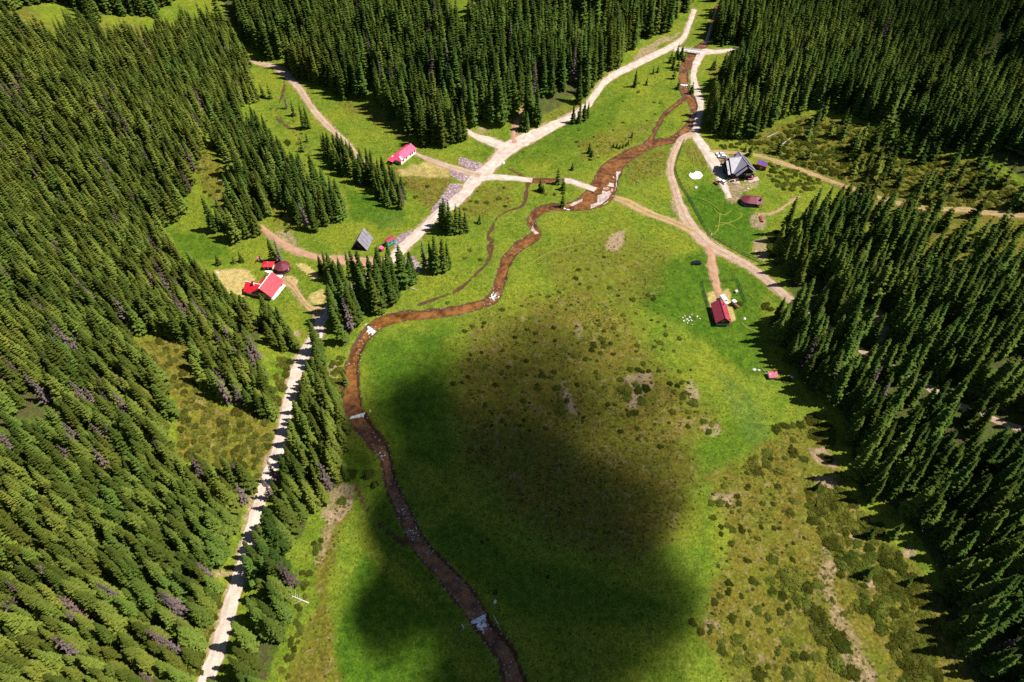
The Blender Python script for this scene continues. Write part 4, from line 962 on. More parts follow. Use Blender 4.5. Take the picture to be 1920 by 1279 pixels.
def scatter(name, pts, meshes, label):
    """one object of many instances: pts rows are x, y, z, sx, sy, sz, yaw, tint, pick"""
    P = np.array(pts, float); n = len(P)
    me = bpy.data.meshes.new(name); me.vertices.add(n); me.vertices.foreach_set('co', P[:, :3].astype(np.float32).ravel())
    for nm, typ, dat in (('scl', 'FLOAT_VECTOR', P[:, 3:6]), ('rot', 'FLOAT_VECTOR', np.stack([rng.normal(0, .02, n), rng.normal(0, .02, n), P[:, 6]], 1))):
        a = me.attributes.new(nm, typ, 'POINT'); a.data.foreach_set('vector', dat.astype(np.float32).ravel())
    a = me.attributes.new('tint', 'FLOAT', 'POINT'); a.data.foreach_set('value', P[:, 7].astype(np.float32))
    a = me.attributes.new('pick', 'INT', 'POINT'); a.data.foreach_set('value', P[:, 8].astype(np.int32))
    o = bpy.data.objects.new(name, me); C.objects.link(o)
    g = bpy.data.node_groups.new(name, 'GeometryNodeTree')
    g.interface.new_socket('Geometry', in_out='INPUT', socket_type='NodeSocketGeometry'); g.interface.new_socket('Geometry', in_out='OUTPUT', socket_type='NodeSocketGeometry')
    N = g.nodes; L = g.links
    gi, go = N.new('NodeGroupInput'), N.new('NodeGroupOutput')
    iop = N.new('GeometryNodeInstanceOnPoints'); jn = N.new('GeometryNodeJoinGeometry')
    for objs in meshes:
        j2 = N.new('GeometryNodeJoinGeometry'); g2i = N.new('GeometryNodeGeometryToInstance')
        for ob in objs:
            oi = N.new('GeometryNodeObjectInfo'); oi.transform_space = 'ORIGINAL'; oi.inputs['Object'].default_value = ob
            L.new(oi.outputs['Geometry'], j2.inputs[0])
        L.new(j2.outputs[0], g2i.inputs[0]); L.new(g2i.outputs[0], jn.inputs[0])
    def na(nm, typ):
        q = N.new('GeometryNodeInputNamedAttribute'); q.data_type = typ; q.inputs['Name'].default_value = nm; return q.outputs['Attribute']
    e2r = N.new('FunctionNodeEulerToRotation'); L.new(na('rot', 'FLOAT_VECTOR'), e2r.inputs[0])
    L.new(gi.outputs[0], iop.inputs['Points']); L.new(jn.outputs[0], iop.inputs['Instance']); iop.inputs['Pick Instance'].default_value = True
    L.new(na('pick', 'INT'), iop.inputs['Instance Index']); L.new(e2r.outputs[0], iop.inputs['Rotation']); L.new(na('scl', 'FLOAT_VECTOR'), iop.inputs['Scale'])
    L.new(iop.outputs[0], go.inputs[0])
    md = o.modifiers.new('scatter', 'NODES'); md.node_group = g
    return tag(o, label, kind='stuff')
def of_mesh(me): return next(o for o in C.objects if o.data is me)
def rows(ts, H, nproto):
    out = []
    for t in ts:
        s = t[3] / H; w = s * rnd.uniform(.92, 1.18) * (s ** -.3 if s < 1 else 1) * (1.15 if t[8] == 'left' else 1)
        out.append((t[0], t[1], float(top(t[0], t[1])) - .1, w, w, s, rnd.uniform(0, 6.28), t[5], rnd.randrange(nproto)))
    return out
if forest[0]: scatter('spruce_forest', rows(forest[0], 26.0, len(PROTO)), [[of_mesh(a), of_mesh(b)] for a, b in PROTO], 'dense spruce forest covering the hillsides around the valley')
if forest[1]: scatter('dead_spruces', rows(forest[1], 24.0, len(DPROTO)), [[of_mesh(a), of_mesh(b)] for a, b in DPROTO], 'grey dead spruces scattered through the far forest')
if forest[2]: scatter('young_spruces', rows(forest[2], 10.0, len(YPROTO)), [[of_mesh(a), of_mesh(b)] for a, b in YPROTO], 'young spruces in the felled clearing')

# ------------------------------------------------------------------ buildings
def anchor(pa, pb, za=0.0, zb=None):
    """point seen at pixel pa (height za above the ground) and the heading towards pb"""
    a = GZ(pa[0], pa[1], za); b = GZ(pb[0], pb[1], za if zb is None else zb)
    return a, math.atan2(b[1] - a[1], b[0] - a[0]), float(np.hypot(*(b - a)[:2]))
def gable_roof(root, mat, x0, x1, y0, y1, eave, ridge, ov=.5, ovx=.5, th=.14, name='roof', ridge_mat=None, left_drop=0.0):
    ym = (y0 + y1) / 2; k = (ridge - eave) / (ym - y0)
    for s, ye in ((1, y0), (-1, y1)):
        o = ov + (left_drop if s < 0 else 0)
        a, b = (ye - s * o), eave - k * o
        MB().slab([(x0 - ovx, a, b + th), (x1 + ovx, a, b + th), (x1 + ovx, ym, ridge + th), (x0 - ovx, ym, ridge + th)], th).build(name, mat, root)
    if ridge_mat: MB().box(x0 - ovx - .02, x1 + ovx + .02, ym - .16, ym + .16, ridge + th - .06, ridge + th + .06).build('ridge_cap', ridge_mat, root)
def gable_wall(root, mat, x0, x1, y0, y1, eave, ridge, name='wall', base=-1.5):
    ym = (y0 + y1) / 2
    return MB().prism([(y0, base), (y1, base), (y1, eave), (ym, ridge), (y0, eave)], 'x', x0, x1).build(name, mat, root)
def window(root, x0, x1, y0, y1, z0, z1, mat='glass', frame='white', axis='y'):
    """a pane with its frame on a wall face; axis is the direction the wall faces along"""
    f = 0.07
    if axis == 'y':
        w = MB().box(x0 - f, x1 + f, y0 - .06, y1 + .06, z0 - f, z1 + f).build('window', M[frame], root)
        MB().box(x0, x1, y0 - .09, y1 + .09, z0, z1).build('pane', M[mat], w)
    else:
        w = MB().box(x0 - .06, x1 + .06, y0 - f, y1 + f, z0 - f, z1 + f).build('window', M[frame], root)
        MB().box(x0 - .09, x1 + .09, y0, y1, z0, z1).build('pane', M[mat], w)
    return w

# red roofed house: x runs along the right wall (front to back), y to the left
a, yaw, L = anchor((513, 563), (533, 535))
h = thing('red_roofed_house', a, yaw, 'house with bright red gabled roof and white terrace beside the left forest', 'house')
gable_wall(h, M['pink_wall'], 0, 9.6, .9, 8.9, 2.9, 6.2)
gable_roof(h, M['red_roof'], 0, 9.6, .9, 8.9, 2.9, 6.2, .9, .6, .16, ridge_mat=M['white'])
MB().prism([(-.02, -1.5), (5.6, -1.5), (5.6, 2.5), (2.8, 4.9), (-.02, 2.5)], 'y', 5.0, 13.0).build('wing_wall', M['white'], h)
for s, xe in ((1, -.0), (-1, 5.6)):
    MB().slab([(xe - s * .7, 13.7, 2.02), (xe - s * .7, 5.5, 2.02), (2.8, 5.5, 5.05), (2.8, 13.7, 5.05)], .15).build('wing_roof', M['red_roof'], h)
MB().box(2.66, 2.94, 5.7, 13.7, 5.0, 5.12).build('ridge_cap', M['white'], h)
for (x, y, zt) in ((2.3, 9.6, 6.0), (6.2, 5.4, 7.1)):
    c = MB().box(x - .35, x + .35, y - .35, y + .35, 3, zt).build('chimney', M['white'], h)
    MB().box(x - .45, x + .45, y - .45, y + .45, zt, zt + .14).build('chimney_cap', M['dark'], c)
MB().prism([(2.1, 2.95), (7.7, 2.95), (4.9, 5.6)], 'x', -.05, .02).build('gable_shade', M['wood'], h)  # dark triangle paints the shade on the pinkish gable
window(h, -.02, .02, 4.6, 5.8, 1.0, 2.2, axis='x'); window(h, -.02, .02, 2.0, 3.0, 1.0, 2.2, axis='x')
for x in (1.4, 4.0, 6.6): window(h, x, x + 1.1, .88, .92, 1.0, 2.2)
MB().box(8.3, 9.2, .84, .92, 0, 2.1).build('door', M['brown_wood'], h)

# summer kitchen and round gazebo behind it
a, yaw, L = anchor((497, 506), (512, 506))
k = thing('garden_kitchen', a, yaw, 'small open garden kitchen with red hipped roof and white walls', 'garden kitchen')
MB().box(-.3, 3.6, 2.4, 2.6, -1, 2.3).box(3.4, 3.6, 0, 2.42, -1, 1.0).box(3.4, 3.6, 0, .35, 1.0, 2.3).box(3.4, 3.6, 2.05, 2.42, 1.0, 2.3).build('wall', M['white'], k)
for x in (-.2, 1.6): MB().box(x - .1, x + .1, 0, .2, -1, 2.3).build('post', M['white'], k)
MB().box(0.2, 3.0, 1.7, 2.39, -.4, .95).build('counter', M['brick'], k)
ap = (1.7, 1.25, 3.5)
for p, q in (((-.9, -.6, 2.2), (4.2, -.6, 2.2)), ((4.2, -.6, 2.2), (4.2, 3.1, 2.2)), ((4.2, 3.1, 2.2), (-.9, 3.1, 2.2)), ((-.9, 3.1, 2.2), (-.9, -.6, 2.2))):
    MB().slab([p, q, ap], .12).build('roof', M['red_roof'], k)
MB().box(1.6, 1.8, 1.15, 1.35, 3.4, 3.7).build('finial', M['white'], k)

def round_gazebo(root, R, eave, peak, skirt, mroof, mskirt, n=8, sx=1.0):
    P = [(R * sx * math.cos(2 * math.pi * (i + .5) / n), R * math.sin(2 * math.pi * (i + .5) / n)) for i in range(n)]
    for i in range(n):
        p, q = P[i], P[(i + 1) % n]
        MB().slab([(*p, eave), (*q, eave), (0, 0, peak)], .1).build('roof_panel', M[mroof], root)
        s = .87
        MB().slab([(p[0] * s, p[1] * s, skirt), (q[0] * s, q[1] * s, skirt), (q[0] * s, q[1] * s, -1), (p[0] * s, p[1] * s, -1)], .1).build('skirt_panel', M[mskirt], root)
        MB().tube((p[0] * s, p[1] * s, -1), (p[0] * s, p[1] * s, eave), .09).build('post', M['wood'], root)
    MB().prism([(p[0] * .85, p[1] * .85) for p in P], 'z', -.6, .12).build('floor', M['grey_wood'], root)
    MB().tube((0, 0, .1), (0, 0, .75), .08, .08).tube((0, 0, .72), (0, 0, .8), .9, .9, 12).build('table', M['brown_wood'], root)
    MB().tube((0, 0, peak - .15), (0, 0, peak + .25), .14, .04).build('finial', M['wood'], root)
a = G(532, 506)
g = thing('gazebo', a, .3, 'round maroon shingled gazebo with dark skirt beside the garden kitchen', 'gazebo')
round_gazebo(g, 3.5, 2.3, 4.0, 1.0, 'maroon', 'maroon', 10)

a = G(485, 491)
g = thing('garden_slide', a, .5, 'small red and pink childrens slide on the lawn near the garden kitchen', 'slide')
MB().slab([(-1.6, -.3, .25), (-1.6, .3, .25), (.2, .3, 1.5), (.2, -.3, 1.5)], .08).build('chute', M['red'], g)
MB().box(.2, 1.1, -.5, .5, 1.4, 1.5).build('platform', M['pink'], g)
MB().slab([(0, -.7, 2.5), (1.3, -.7, 2.5), (1.3, 0, 2.9), (0, 0, 2.9)], .06).slab([(0, 0, 2.9), (1.3, 0, 2.9), (1.3, .7, 2.5), (0, .7, 2.5)], .06).build('canopy', M['pink'], g)
for x in (.25, 1.05):
    for y in (-.45, .45): MB().box(x - .05, x + .05, y - .05, y + .05, -.5, 2.6).build('post', M['white'], g)
MB().slab([(1.1, -.35, 1.4), (1.1, .35, 1.4), (1.9, .35, 0), (1.9, -.35, 0)], .06).build('ladder', M['white'], g)

# white house with the pink roof: x runs along the long wall from the front
a, yaw, L = anchor((752, 309), (779, 287))
h = thing('pink_roofed_house', a, yaw, 'white house with bright pink hipped metal roof above the road junction', 'house')
gable_wall(h, M['white'], 0, 12.6, -.25, 6.2, 2.6, 2.62)
MB().prism([(0, 2.5), (6.2, 2.5), (3.1, 4.3)], 'x', 12.3, 12.6).build('gable_wall', M['white'], h)
R0, R1 = (3.1, 3.1, 4.55), (13.2, 3.1, 4.55)
MB().slab([(-.6, -.6, 2.62), (13.2, -.6, 2.62), R1, R0], .12).build('roof', M['pink_roof'], h)
MB().slab([(-.6, 6.8, 2.35), R0, R1, (13.2, 6.8, 2.35)], .12).build('roof', M['pink_roof'], h)
MB().slab([(-.6, -.6, 2.35), R0, (-.6, 6.8, 2.35)], .12).build('hip_roof', M['pink_roof'], h)
MB().slab([(-2.6, 3.2, 1.9), (-.55, 3.2, 2.45), (-.55, 6.6, 2.45), (-2.6, 6.6, 1.9)], .1).build('porch_roof', M['pink_roof'], h)
for y in (3.4, 6.4): MB().box(-2.5, -2.3, y - .1, y + .1, -1, 1.85).build('porch_post', M['wood'], h)
MB().box(-.03, .02, .3, 2.6, -.5, 2.2).build('front_shade', M['shaded_wall'], h)  # grey panel paints the shade on the white front wall
MB().slab([(.5, -.52, 2.72), (1.5, -.52, 2.72), (1.9, 1.5, 3.78), (.9, 1.5, 3.78)], .03).build('roof_patch', M['white'], h)
MB().slab([(.0, 5.0, 2.92), (.0, 6.0, 2.86), (.9, 5.9, 3.1), (.9, 5.2, 3.3)], .03).build('roof_patch', M['white'], h)
for x in (1.4, 4.2, 7.6, 9.2, 11.2): window(h, x, x + .9, -.28, -.23, 1.3, 2.2)
c = MB().box(11.6, 12.2, 2.9, 3.5, 4.2, 5.2).build('chimney', M['brick'], h); MB().box(11.55, 12.25, 2.85, 3.55, 5.2, 5.3).build('chimney_cap', M['dark'], c)

# steep grey barn
a, yaw, L = anchor((687, 470), (698, 449))
b = thing('steep_grey_barn', a, yaw, 'steep roofed grey wooden barn with dark open front beside the road', 'barn')
MB().prism([(0, -1), (6.6, -1), (6.6, 1.1), (3.3, 5.9), (0, 1.1)], 'x', .5, 8.2).build('wall', M['wood'], b)
M['barn_roof'] = sheet('weathered_grey_roof', (.17, .155, .185), (.25, .23, .27), .5, .6, .4)
gable_roof(b, M['barn_roof'], 0, 8.2, 0, 6.6, 1.1, 5.9, .55, .35, .12)
MB().prism([(.5, -.5), (6.1, -.5), (6.1, 1.2), (3.3, 5.2), (.5, 1.2)], 'x', .38, .5).build('front_opening', M['dark'], b)
MB().box(.3, .4, 2.6, 4.2, 1.5, 1.62).build('cross_beam', M['grey_wood'], b)
for x in (2.1, 4.2, 6.3): MB().slab([(x - .03, -.50, .62), (x + .03, -.50, .62), (x + .03, 3.2, 6.02), (x - .03, 3.2, 6.02)], .02).build('roof_seam', M['wood'], b)

# turquoise trailer
a, yaw, L = anchor((728, 464), (742, 456))
w = thing('turquoise_trailer', a, yaw, 'turquoise construction trailer with maroon roof parked beside the gravel road', 'trailer')
MB().box(0, 4.6, 0, 2.4, .7, 2.9).build('body', M['turq'], w)
MB().slab([(-.2, -.2, 2.9), (4.8, -.2, 2.9), (4.8, 1.2, 3.3), (-.2, 1.2, 3.3)], .1).slab([(-.2, 1.2, 3.3), (4.8, 1.2, 3.3), (4.8, 2.6, 2.9), (-.2, 2.6, 2.9)], .1).build('roof', M['maroon_sheet'], w)
for x in (1.0, 3.0): window(w, x, x + .8, -.02, .02, 1.7, 2.4, frame='turq')
for x in (.9, 3.7):
    for y in (.1, 2.3):
        t_ = MB().tube((x, y - .12, .4), (x, y + .12, .4), .42, .42, 14).build('wheel', M['rubber'], w); MB().tube((x, y - .14, .4), (x, y + .14, .4), .2, .2, 10).build('hub', M['steel'], t_)
MB().box(-1.3, 0, 1.1, 1.3, .55, .68).build('drawbar', M['steel'], w); MB().box(.1, 4.5, .1, 2.3, .55, .7).build('chassis', M['dark'], w)
a, yaw, L = anchor((716, 473), (721, 470))
w = thing('red_booth', a, yaw, 'narrow red booth with pink roof half hidden behind spruces near the turquoise trailer', 'booth')
MB().box(0, 1.3, 0, 1.3, -1, 2.0).build('wall', M['red'], w); MB().slab([(-.2, -.25, 1.95), (1.5, -.25, 1.95), (1.5, 1.5, 2.35), (-.2, 1.5, 2.35)], .1).build('roof', M['pink'], w)
MB().box(.3, 1.0, -.03, .02, 0, 1.8).build('door', M['brick'], w)

# dark lodge: x runs along the main ridge from back to front, y to the right of it seen from above is negative
p0 = GZ(1386, 284, 9.0); p1 = GZ(1404, 309, 9.0)
yaw = math.atan2(p1[1] - p0[1], p1[0] - p0[0]); L = float(np.hypot(*(p1 - p0)[:2])); base = np.array([p0[0], p0[1], hgt(p0[0], p0[1])])
ld = thing('dark_lodge', base - np.array([.3, -.3, 0]), yaw, 'large dark wooden lodge with grey crossed gable roofs beside parked cars', 'lodge')
RZ, EZ, HW = 9.0, 4.6, 5.2
x0, x1 = .4, L - .9
gable_wall(ld, M['wood'], x0 + .6, x1 - .6, -HW, HW, EZ, RZ)
def plane(pts, nm='roof', th=.14, m='grey_roof'): return MB().slab(pts, th).build(nm, M[m], ld)
k_ = (RZ - EZ) / HW
plane([(0, 0, RZ), (L, 0, RZ), (L, HW + .9, EZ - k_ * .9), (0, HW + .9, EZ - k_ * .9)])
plane([(0, 0, RZ + .004), (0, -HW - .9, EZ - k_ * .9 + .004), (L, -HW - .9, EZ - k_ * .9 + .004), (L, 0, RZ + .004)])
MB().box(-.02, L + .02, -.14, .14, RZ - .03, RZ + .1).build('ridge_cap', M['silver_sheen_roof'], ld)
XC = 4.7
plane([(XC, 0, RZ + .01), (XC, -7.0, RZ + .01), (XC + HW + .9, -7.0, EZ - k_ * .9 + .01), (XC + HW + .9, -HW - .9, EZ - k_ * .9 + .01)], 'cross_roof', m='silver_sheen_roof')  # paler colour paints sheen onto this roof side
plane([(XC, -7.0, RZ + .01), (XC, 0, RZ + .01), (XC - HW - .9, -HW - .9, EZ - k_ * .9 + .01), (XC - HW - .9, -7.0, EZ - k_ * .9 + .01)], 'cross_roof')
MB().box(XC - .14, XC + .14, -7.02, .05, RZ - .02, RZ + .11).build('ridge_cap', M['silver_sheen_roof'], ld)
MB().prism([(XC - HW, -1.5), (XC + HW, -1.5), (XC + HW, EZ - .1), (XC, RZ - .15), (XC - HW, EZ - .1)], 'y', -6.2, -1.0).build('cross_wall', M['wood'], ld)
# lower roof strips that jut out under both gables
for s in (1, -1):
    plane([(XC + s * .5, -8.7, RZ - 1.2), (XC + s * .5, -7.5, RZ - 1.2), (XC + s * (HW + .8), -7.5, RZ - 1.2 - k_ * (HW + .3)), (XC + s * (HW + .8), -8.7, RZ - 1.2 - k_ * (HW + .3))], 'gable_canopy', m='silver_sheen_roof' if s > 0 else 'grey_roof')  # one strip paler, repeating the painted sheen
    plane([(L + .35, s * .5, RZ - 1.2), (L + 1.7, s * .5, RZ - 1.2), (L + 1.7, s * (HW + .2), RZ - 1.2 - k_ * (HW - .3)), (L + .35, s * (HW + .2), RZ - 1.2 - k_ * (HW - .3))], 'gable_canopy')
MB().box(XC - 4.4, XC + 4.4, -8.5, -6.2, 2.6, 2.8).build('balcony', M['wood'], ld)
for x in (XC - 4.3, XC, XC + 4.3): MB().box(x - .12, x + .12, -8.45, -8.2, -1.5, 5.0).build('balcony_post', M['wood'], ld)
MB().box(XC - 4.4, XC + 4.4, -8.48, -8.40, 3.55, 3.65).build('balcony_rail', M['grey_wood'], ld)
bl = MB().box(x1 - .6, L + 1.5, -.5, 4.4, 2.7, 2.9).build('balcony', M['wood'], ld)
for z in (3.3, 3.8): MB().box(L + 1.42, L + 1.5, -.3, 4.2, z, z + .12).build('balcony_rail', M['grey_wood'], bl)
for y in (-4.6, -.4, 4.3): MB().box(L + 1.2, L + 1.45, y - .12, y + .12, -1.5, 5.2 if abs(y) < 1 else 3.6).build('balcony_post', M['wood'], ld)
for y in (-3.8, -1.9): window(ld, x1 - .62, x1 - .58, y, y + 1.2, .9, 2.2, frame='grey_wood', axis='x')
window(ld, x1 - .62, x1 - .58, .6, 1.8, 3.4, 5.0, frame='grey_wood', axis='x')
MB().slab([(x1 - .5, 1.6, 1.9), (L + 1.6, 1.6, .9), (L + 1.6, 4.8, .9), (x1 - .5, 4.8, 1.9)], .12).build('entrance_roof', M['maroon_sheet'], ld)
c = MB().box(1.6, 2.3, -2.9, -2.2, 6.0, 8.6).build('chimney', M['brick'], ld); MB().box(1.5, 2.4, -3.0, -2.1, 8.6, 8.75).build('chimney_cap', M['dark'], c)
for x in (1.2, 6.5): window(ld, x, x + 1.2, HW - .02, HW + .02, 1.0, 2.2, frame='grey_wood')

# wooden shed with solar panels
a, yaw, Ls = anchor((1418, 317), (1436, 320))
s_ = thing('solar_shed', a, yaw, 'small brown wooden shed with blue solar panels on its roof', 'shed')
MB().prism([(0, -1), (4.6, -1), (4.6, 2.2), (0, 3.0)], 'y', 0, 4.0).build('wall', M['brown_wood'], s_)
MB().slab([(-.4, -.4, 3.25), (5.0, -.4, 2.3), (5.0, 4.4, 2.3), (-.4, 4.4, 3.25)], .12).build('roof', M['maroon_sheet'], s_)
for i in range(4):
    f0, f1 = .06 + i * .235, .06 + i * .235 + .20
    X0, X1 = -.4 + 5.4 * f0, -.4 + 5.4 * f1
    MB().slab([(X0, .3, 3.30 - .95 * f0), (X1, .3, 3.30 - .95 * f1), (X1, 4.1, 3.30 - .95 * f1), (X0, 4.1, 3.30 - .95 * f0)], .04).build('solar_panel', M['solar'], s_)
MB().box(1.6, 2.6, -.04, .02, -.3, 1.9).build('door', M['grey_wood'], s_)

# maroon pavilion with an open kitchen end
a = G(1407, 381)
g = thing('maroon_pavilion', a, -.15, 'long maroon roofed pavilion with rounded end and chimney on the lodge lawn', 'pavilion')
n = 12; P = []
for i in range(n):
    an = math.pi / 2 + math.pi * i / (n - 1)
    P.append((-1.2 + 4.0 * math.cos(an), 3.4 * math.sin(an)))
P += [(2.2, -3.4), (2.2, 3.4)]
for i in range(n - 1): MB().slab([(*P[i], 2.2), (*P[i + 1], 2.2), (-.8, 0, 4.0)], .1).build('roof_panel', M['maroon'], g)
MB().slab([(P[n - 1][0], -3.4, 2.2), (2.2, -3.4, 2.2), (2.2, 0, 4.0), (-.8, 0, 4.0)], .1).build('roof_panel', M['maroon'], g)
MB().slab([(P[0][0], 3.4, 2.2), (-.8, 0, 4.0), (2.2, 0, 4.0), (2.2, 3.4, 2.2)], .1).build('roof_panel', M['maroon'], g)
MB().slab([(2.2, -3.6, 2.1), (5.4, -3.0, 2.1), (5.2, 0, 3.5), (2.1, 0, 4.02)], .1).build('roof_panel', M['maroon'], g)
MB().slab([(2.1, 0, 4.02), (5.2, 0, 3.5), (5.2, 2.8, 2.2), (2.2, 3.4, 2.2)], .1).build('roof_panel', M['maroon'], g)
for x, y in [P[0], P[3], P[6], P[8], P[11], (2.1, -3.3), (2.1, 3.3), (5.1, -2.8), (5.1, 2.6)]: MB().tube((x * .95, y * .95, -1), (x * .95, y * .95, 2.3), .1).build('post', M['wood'], g)
MB().prism([(p[0] * .93, p[1] * .93) for p in P], 'z', -.6, .1).build('floor', M['grey_wood'], g)
c = MB().box(3.6, 4.3, -1.6, -.9, 0, 4.0).build('chimney', M['brick'], g); MB().box(3.5, 4.4, -1.7, -.8, 4.0, 4.15).build('chimney_cap', M['dark'], c)
MB().box(3.2, 4.6, -1.8, -.7, -.5, 1.0).build('fireplace', M['stone'], g)
for y in (-1.5, 1.0): MB().box(-2.6, 1.2, y, y + .7, .7, .78).build('table', M['brown_wood'], g)

# red barn: x runs along the ridge towards the viewer
p0 = GZ(1350, 561, 5.2); p1 = GZ(1360, 596, 5.2)
yaw = math.atan2(p1[1] - p0[1], p1[0] - p0[0]); L = float(np.hypot(*(p1 - p0)[:2]))
rb = thing('red_roofed_barn', np.array([p0[0], p0[1], hgt(p0[0], p0[1])]), yaw, 'small dark wooden farmhouse with red metal roof and white gable window in the meadow', 'farmhouse')
gable_wall(rb, M['wood'], .4, L - .5, -2.7, 2.7, 2.7, 5.1)
gable_roof(rb, M['maroon_sheet'], 0, L, -2.7, 2.7, 2.7, 5.1, .65, .3, .12, ridge_mat=M['maroon'])
MB().box(L - .52, L - .46, -2.6, 2.6, -.5, 1.0).build('base_boards', M['grey_wood'], rb)
for y in (-.55, .05): window(rb, L - .52, L - .47, y, y + .5, 2.0, 2.9, axis='x')
c = MB().tube((2.6, 1.0, 3), (2.6, 1.0, 5.6), .16).build('stove_pipe', M['dark'], rb)
MB().box(9.2, 9.9, 2.3, 2.9, 2.2, 3.5).build('chimney', M['brick'], rb) if L > 10.5 else MB().box(L - 1.6, L - 1.1, 2.2, 2.7, 2.6, 3.6).build('chimney', M['brick'], rb)
for x in (2.0, 5.0): window(rb, x, x + .9, 2.68, 2.72, 1.0, 1.9)
MB().box(7.0, 7.9, 2.66, 2.74, -.3, 1.9).build('door', M['grey_wood'], rb)

# small maroon shed by the right forest edge
a, yaw, L = anchor((1441, 712), (1457, 711))
w = thing('maroon_shed', a, yaw, 'small low shed with dull maroon sheet roof at the right forest edge', 'shed')
MB().box(.15, 3.3, .1, 2.3, -1, 1.3).build('wall', M['grey_wood'], w)
MB().slab([(-.15, -.25, 1.4), (3.65, -.25, 1.4), (3.65, 2.6, 1.95), (-.15, 2.6, 1.95)], .08).build('roof', M['maroon_sheet'], w)
MB().box(1.5, 2.8, .06, .14, .1, 1.1).build('door', M['log'], w); MB().slab([(.3, .9, 1.68), (.9, .9, 1.68), (.9, 1.6, 1.82), (.3, 1.6, 1.82)], .03).build('roof_patch', M['silver_sheen_roof'], w)

# ------------------------------------------------------------------ vehicles
def car(px, heading, paint, label, L=4.4, W=1.8, Hh=1.5, van=False):
    a = G(*px); c = thing('van' if van else 'parked_car', (a[0], a[1], float(top(a[0], a[1])) + .02), heading, label, 'van' if van else 'car', None if van else 'cars parked about the valley')
    h = L / 2
    if van: prof = [(-h, .45), (h, .45), (h, 1.0), (h - .7, 1.2), (h - 1.3, 2.1), (-h + .1, 2.2), (-h, 2.0)]
    else: prof = [(-h, .4), (h, .4), (h, .8), (h - .15, .92), (h - 1.1, 1.0), (-h + .1, 1.02), (-h, .9)]
    MB().prism(prof, 'y', -W / 2, W / 2).build('body', M[paint], c)
    if not van:
        w = W / 2 - .1; u = w - .16
        x0_, x1_, X0, X1 = -h + .25, h - 1.15, -h + .75, h - 1.95
        MB().add([(x0_, -w, 1.0), (x1_, -w, 1.0), (x1_, w, 1.0), (x0_, w, 1.0), (X0, -u, Hh - .04), (X1, -u, Hh - .04), (X1, u, Hh - .04), (X0, u, Hh - .04)],
                 [(0, 1, 2, 3), (4, 5, 6, 7), (0, 1, 5, 4), (1, 2, 6, 5), (2, 3, 7, 6), (3, 0, 4, 7)]).build('glazing', M['glass'], c)
        MB().slab([(X0 - .08, -u - .02, Hh), (X1 + .08, -u - .02, Hh), (X1 + .08, u + .02, Hh), (X0 - .08, u + .02, Hh)], .06).build('roof', M[paint], c)
    else:
        MB().slab([(h - .72, -W / 2 + .15, 1.22), (h - .72, W / 2 - .15, 1.22), (h - 1.28, W / 2 - .2, 2.08), (h - 1.28, -W / 2 + .2, 2.08)], .03).build('windscreen', M['glass'], c)
    for x in (-h + .8, h - .85):
        for y in (-W / 2 + .08, W / 2 - .08):
            t = MB().tube((x, y - .11, .34), (x, y + .11, .34), .34, .34, 14).build('wheel', M['rubber'], c)
            MB().tube((x, y - .125, .34), (x, y + .125, .34), .19, .19, 10).build('rim', M['steel'], t)
    for y in (-W / 2 + .3, W / 2 - .3):
        MB().box(h - .04, h + .02, y - .2, y + .2, .62, .8).build('headlight', M['steel'], c)
        MB().box(-h - .02, -h + .04, y - .16, y + .16, .66, .84).build('tail_light', M['carred'], c)
    return c
car((1350, 291), 3.0, 'carwhite', 'white hatchback parked behind another white car left of the dark lodge')
car((1353.5, 295.5), 3.02, 'carwhite', 'white car parked closest to the dark lodges left corner', 4.6)
car((1354, 342), 2.2, 'carwhite', 'white car with dark windscreen parked below the dark lodge on its drive', 4.2)
car((1305.5, 495), 3.1, 'carblack', 'dark blue car standing alone in the meadow above the red farmhouse', 4.3)
car((1356.5, 566), -1.25, 'carwhite', 'white van parked against the back of the red roofed farmhouse', 4.6, 1.9, van=True)

def tractor(px, heading):
    a = G(*px); c = thing('tractor', (a[0], a[1], float(top(a[0], a[1])) + .02), heading, 'old faded red tractor with white cab roof parked beside the red roofed farmhouse', 'tractor')
    MB().prism([(-.2, .6), (1.9, .6), (2.0, 1.1), (1.8, 1.35), (-.2, 1.4)], 'y', -.35, .35).build('bonnet', M['carred'], c)
    MB().box(-1.4, -.2, -.5, .5, .7, 1.1).build('rear_axle_housing', M['carred'], c)
    MB().box(-1.2, -.5, -.35, .35, 1.1, 1.5).build('seat', M['dark'], c)
    for x in (-1.5, -.2):
        for y in (-.65, .65): MB().box(x - .04, x + .04, y - .04, y + .04, 1.0, 2.4).build('cab_post', M['steel'], c)
    MB().slab([(-1.7, -.8, 2.45), (0, -.8, 2.45), (0, .8, 2.45), (-1.7, .8, 2.45)], .1).build('cab_roof', M['carwhite'], c)
    MB().tube((1.2, .15, 1.3), (1.2, .15, 2.2), .05).build('exhaust', M['dark'], c)
    for x, r, y in ((-1.0, .78, .85), (1.5, .48, .7)):
        for s in (1, -1):
            t = MB().tube((x, s * y - .2, r), (x, s * y + .2, r), r, r, 18).build('wheel', M['rubber'], c)
            MB().tube((x, s * y - .22, r), (x, s * y + .22, r), r * .5, r * .5, 12).build('rim', M['carred'], t)
    for s in (1, -1): MB().slab([(-1.7, s * .7 - .25, 1.62), (-.3, s * .7 - .25, 1.62), (-.3, s * .7 + .25, 1.62), (-1.7, s * .7 + .25, 1.62)], .06).build('mudguard', M['steel'], c)
    for s in (1, -1): MB().box(1.95, 2.04, s * .25 - .1, s * .25 + .1, 1.1, 1.3).build('headlight', M['steel'], c)
tractor((1377, 574), -1.05)
a = G(1343, 345)
q = thing('trailer_cart', (a[0], a[1], float(top(a[0], a[1])) + .02), 2.3, 'small rusty red cart standing beside the white car below the lodge', 'cart')
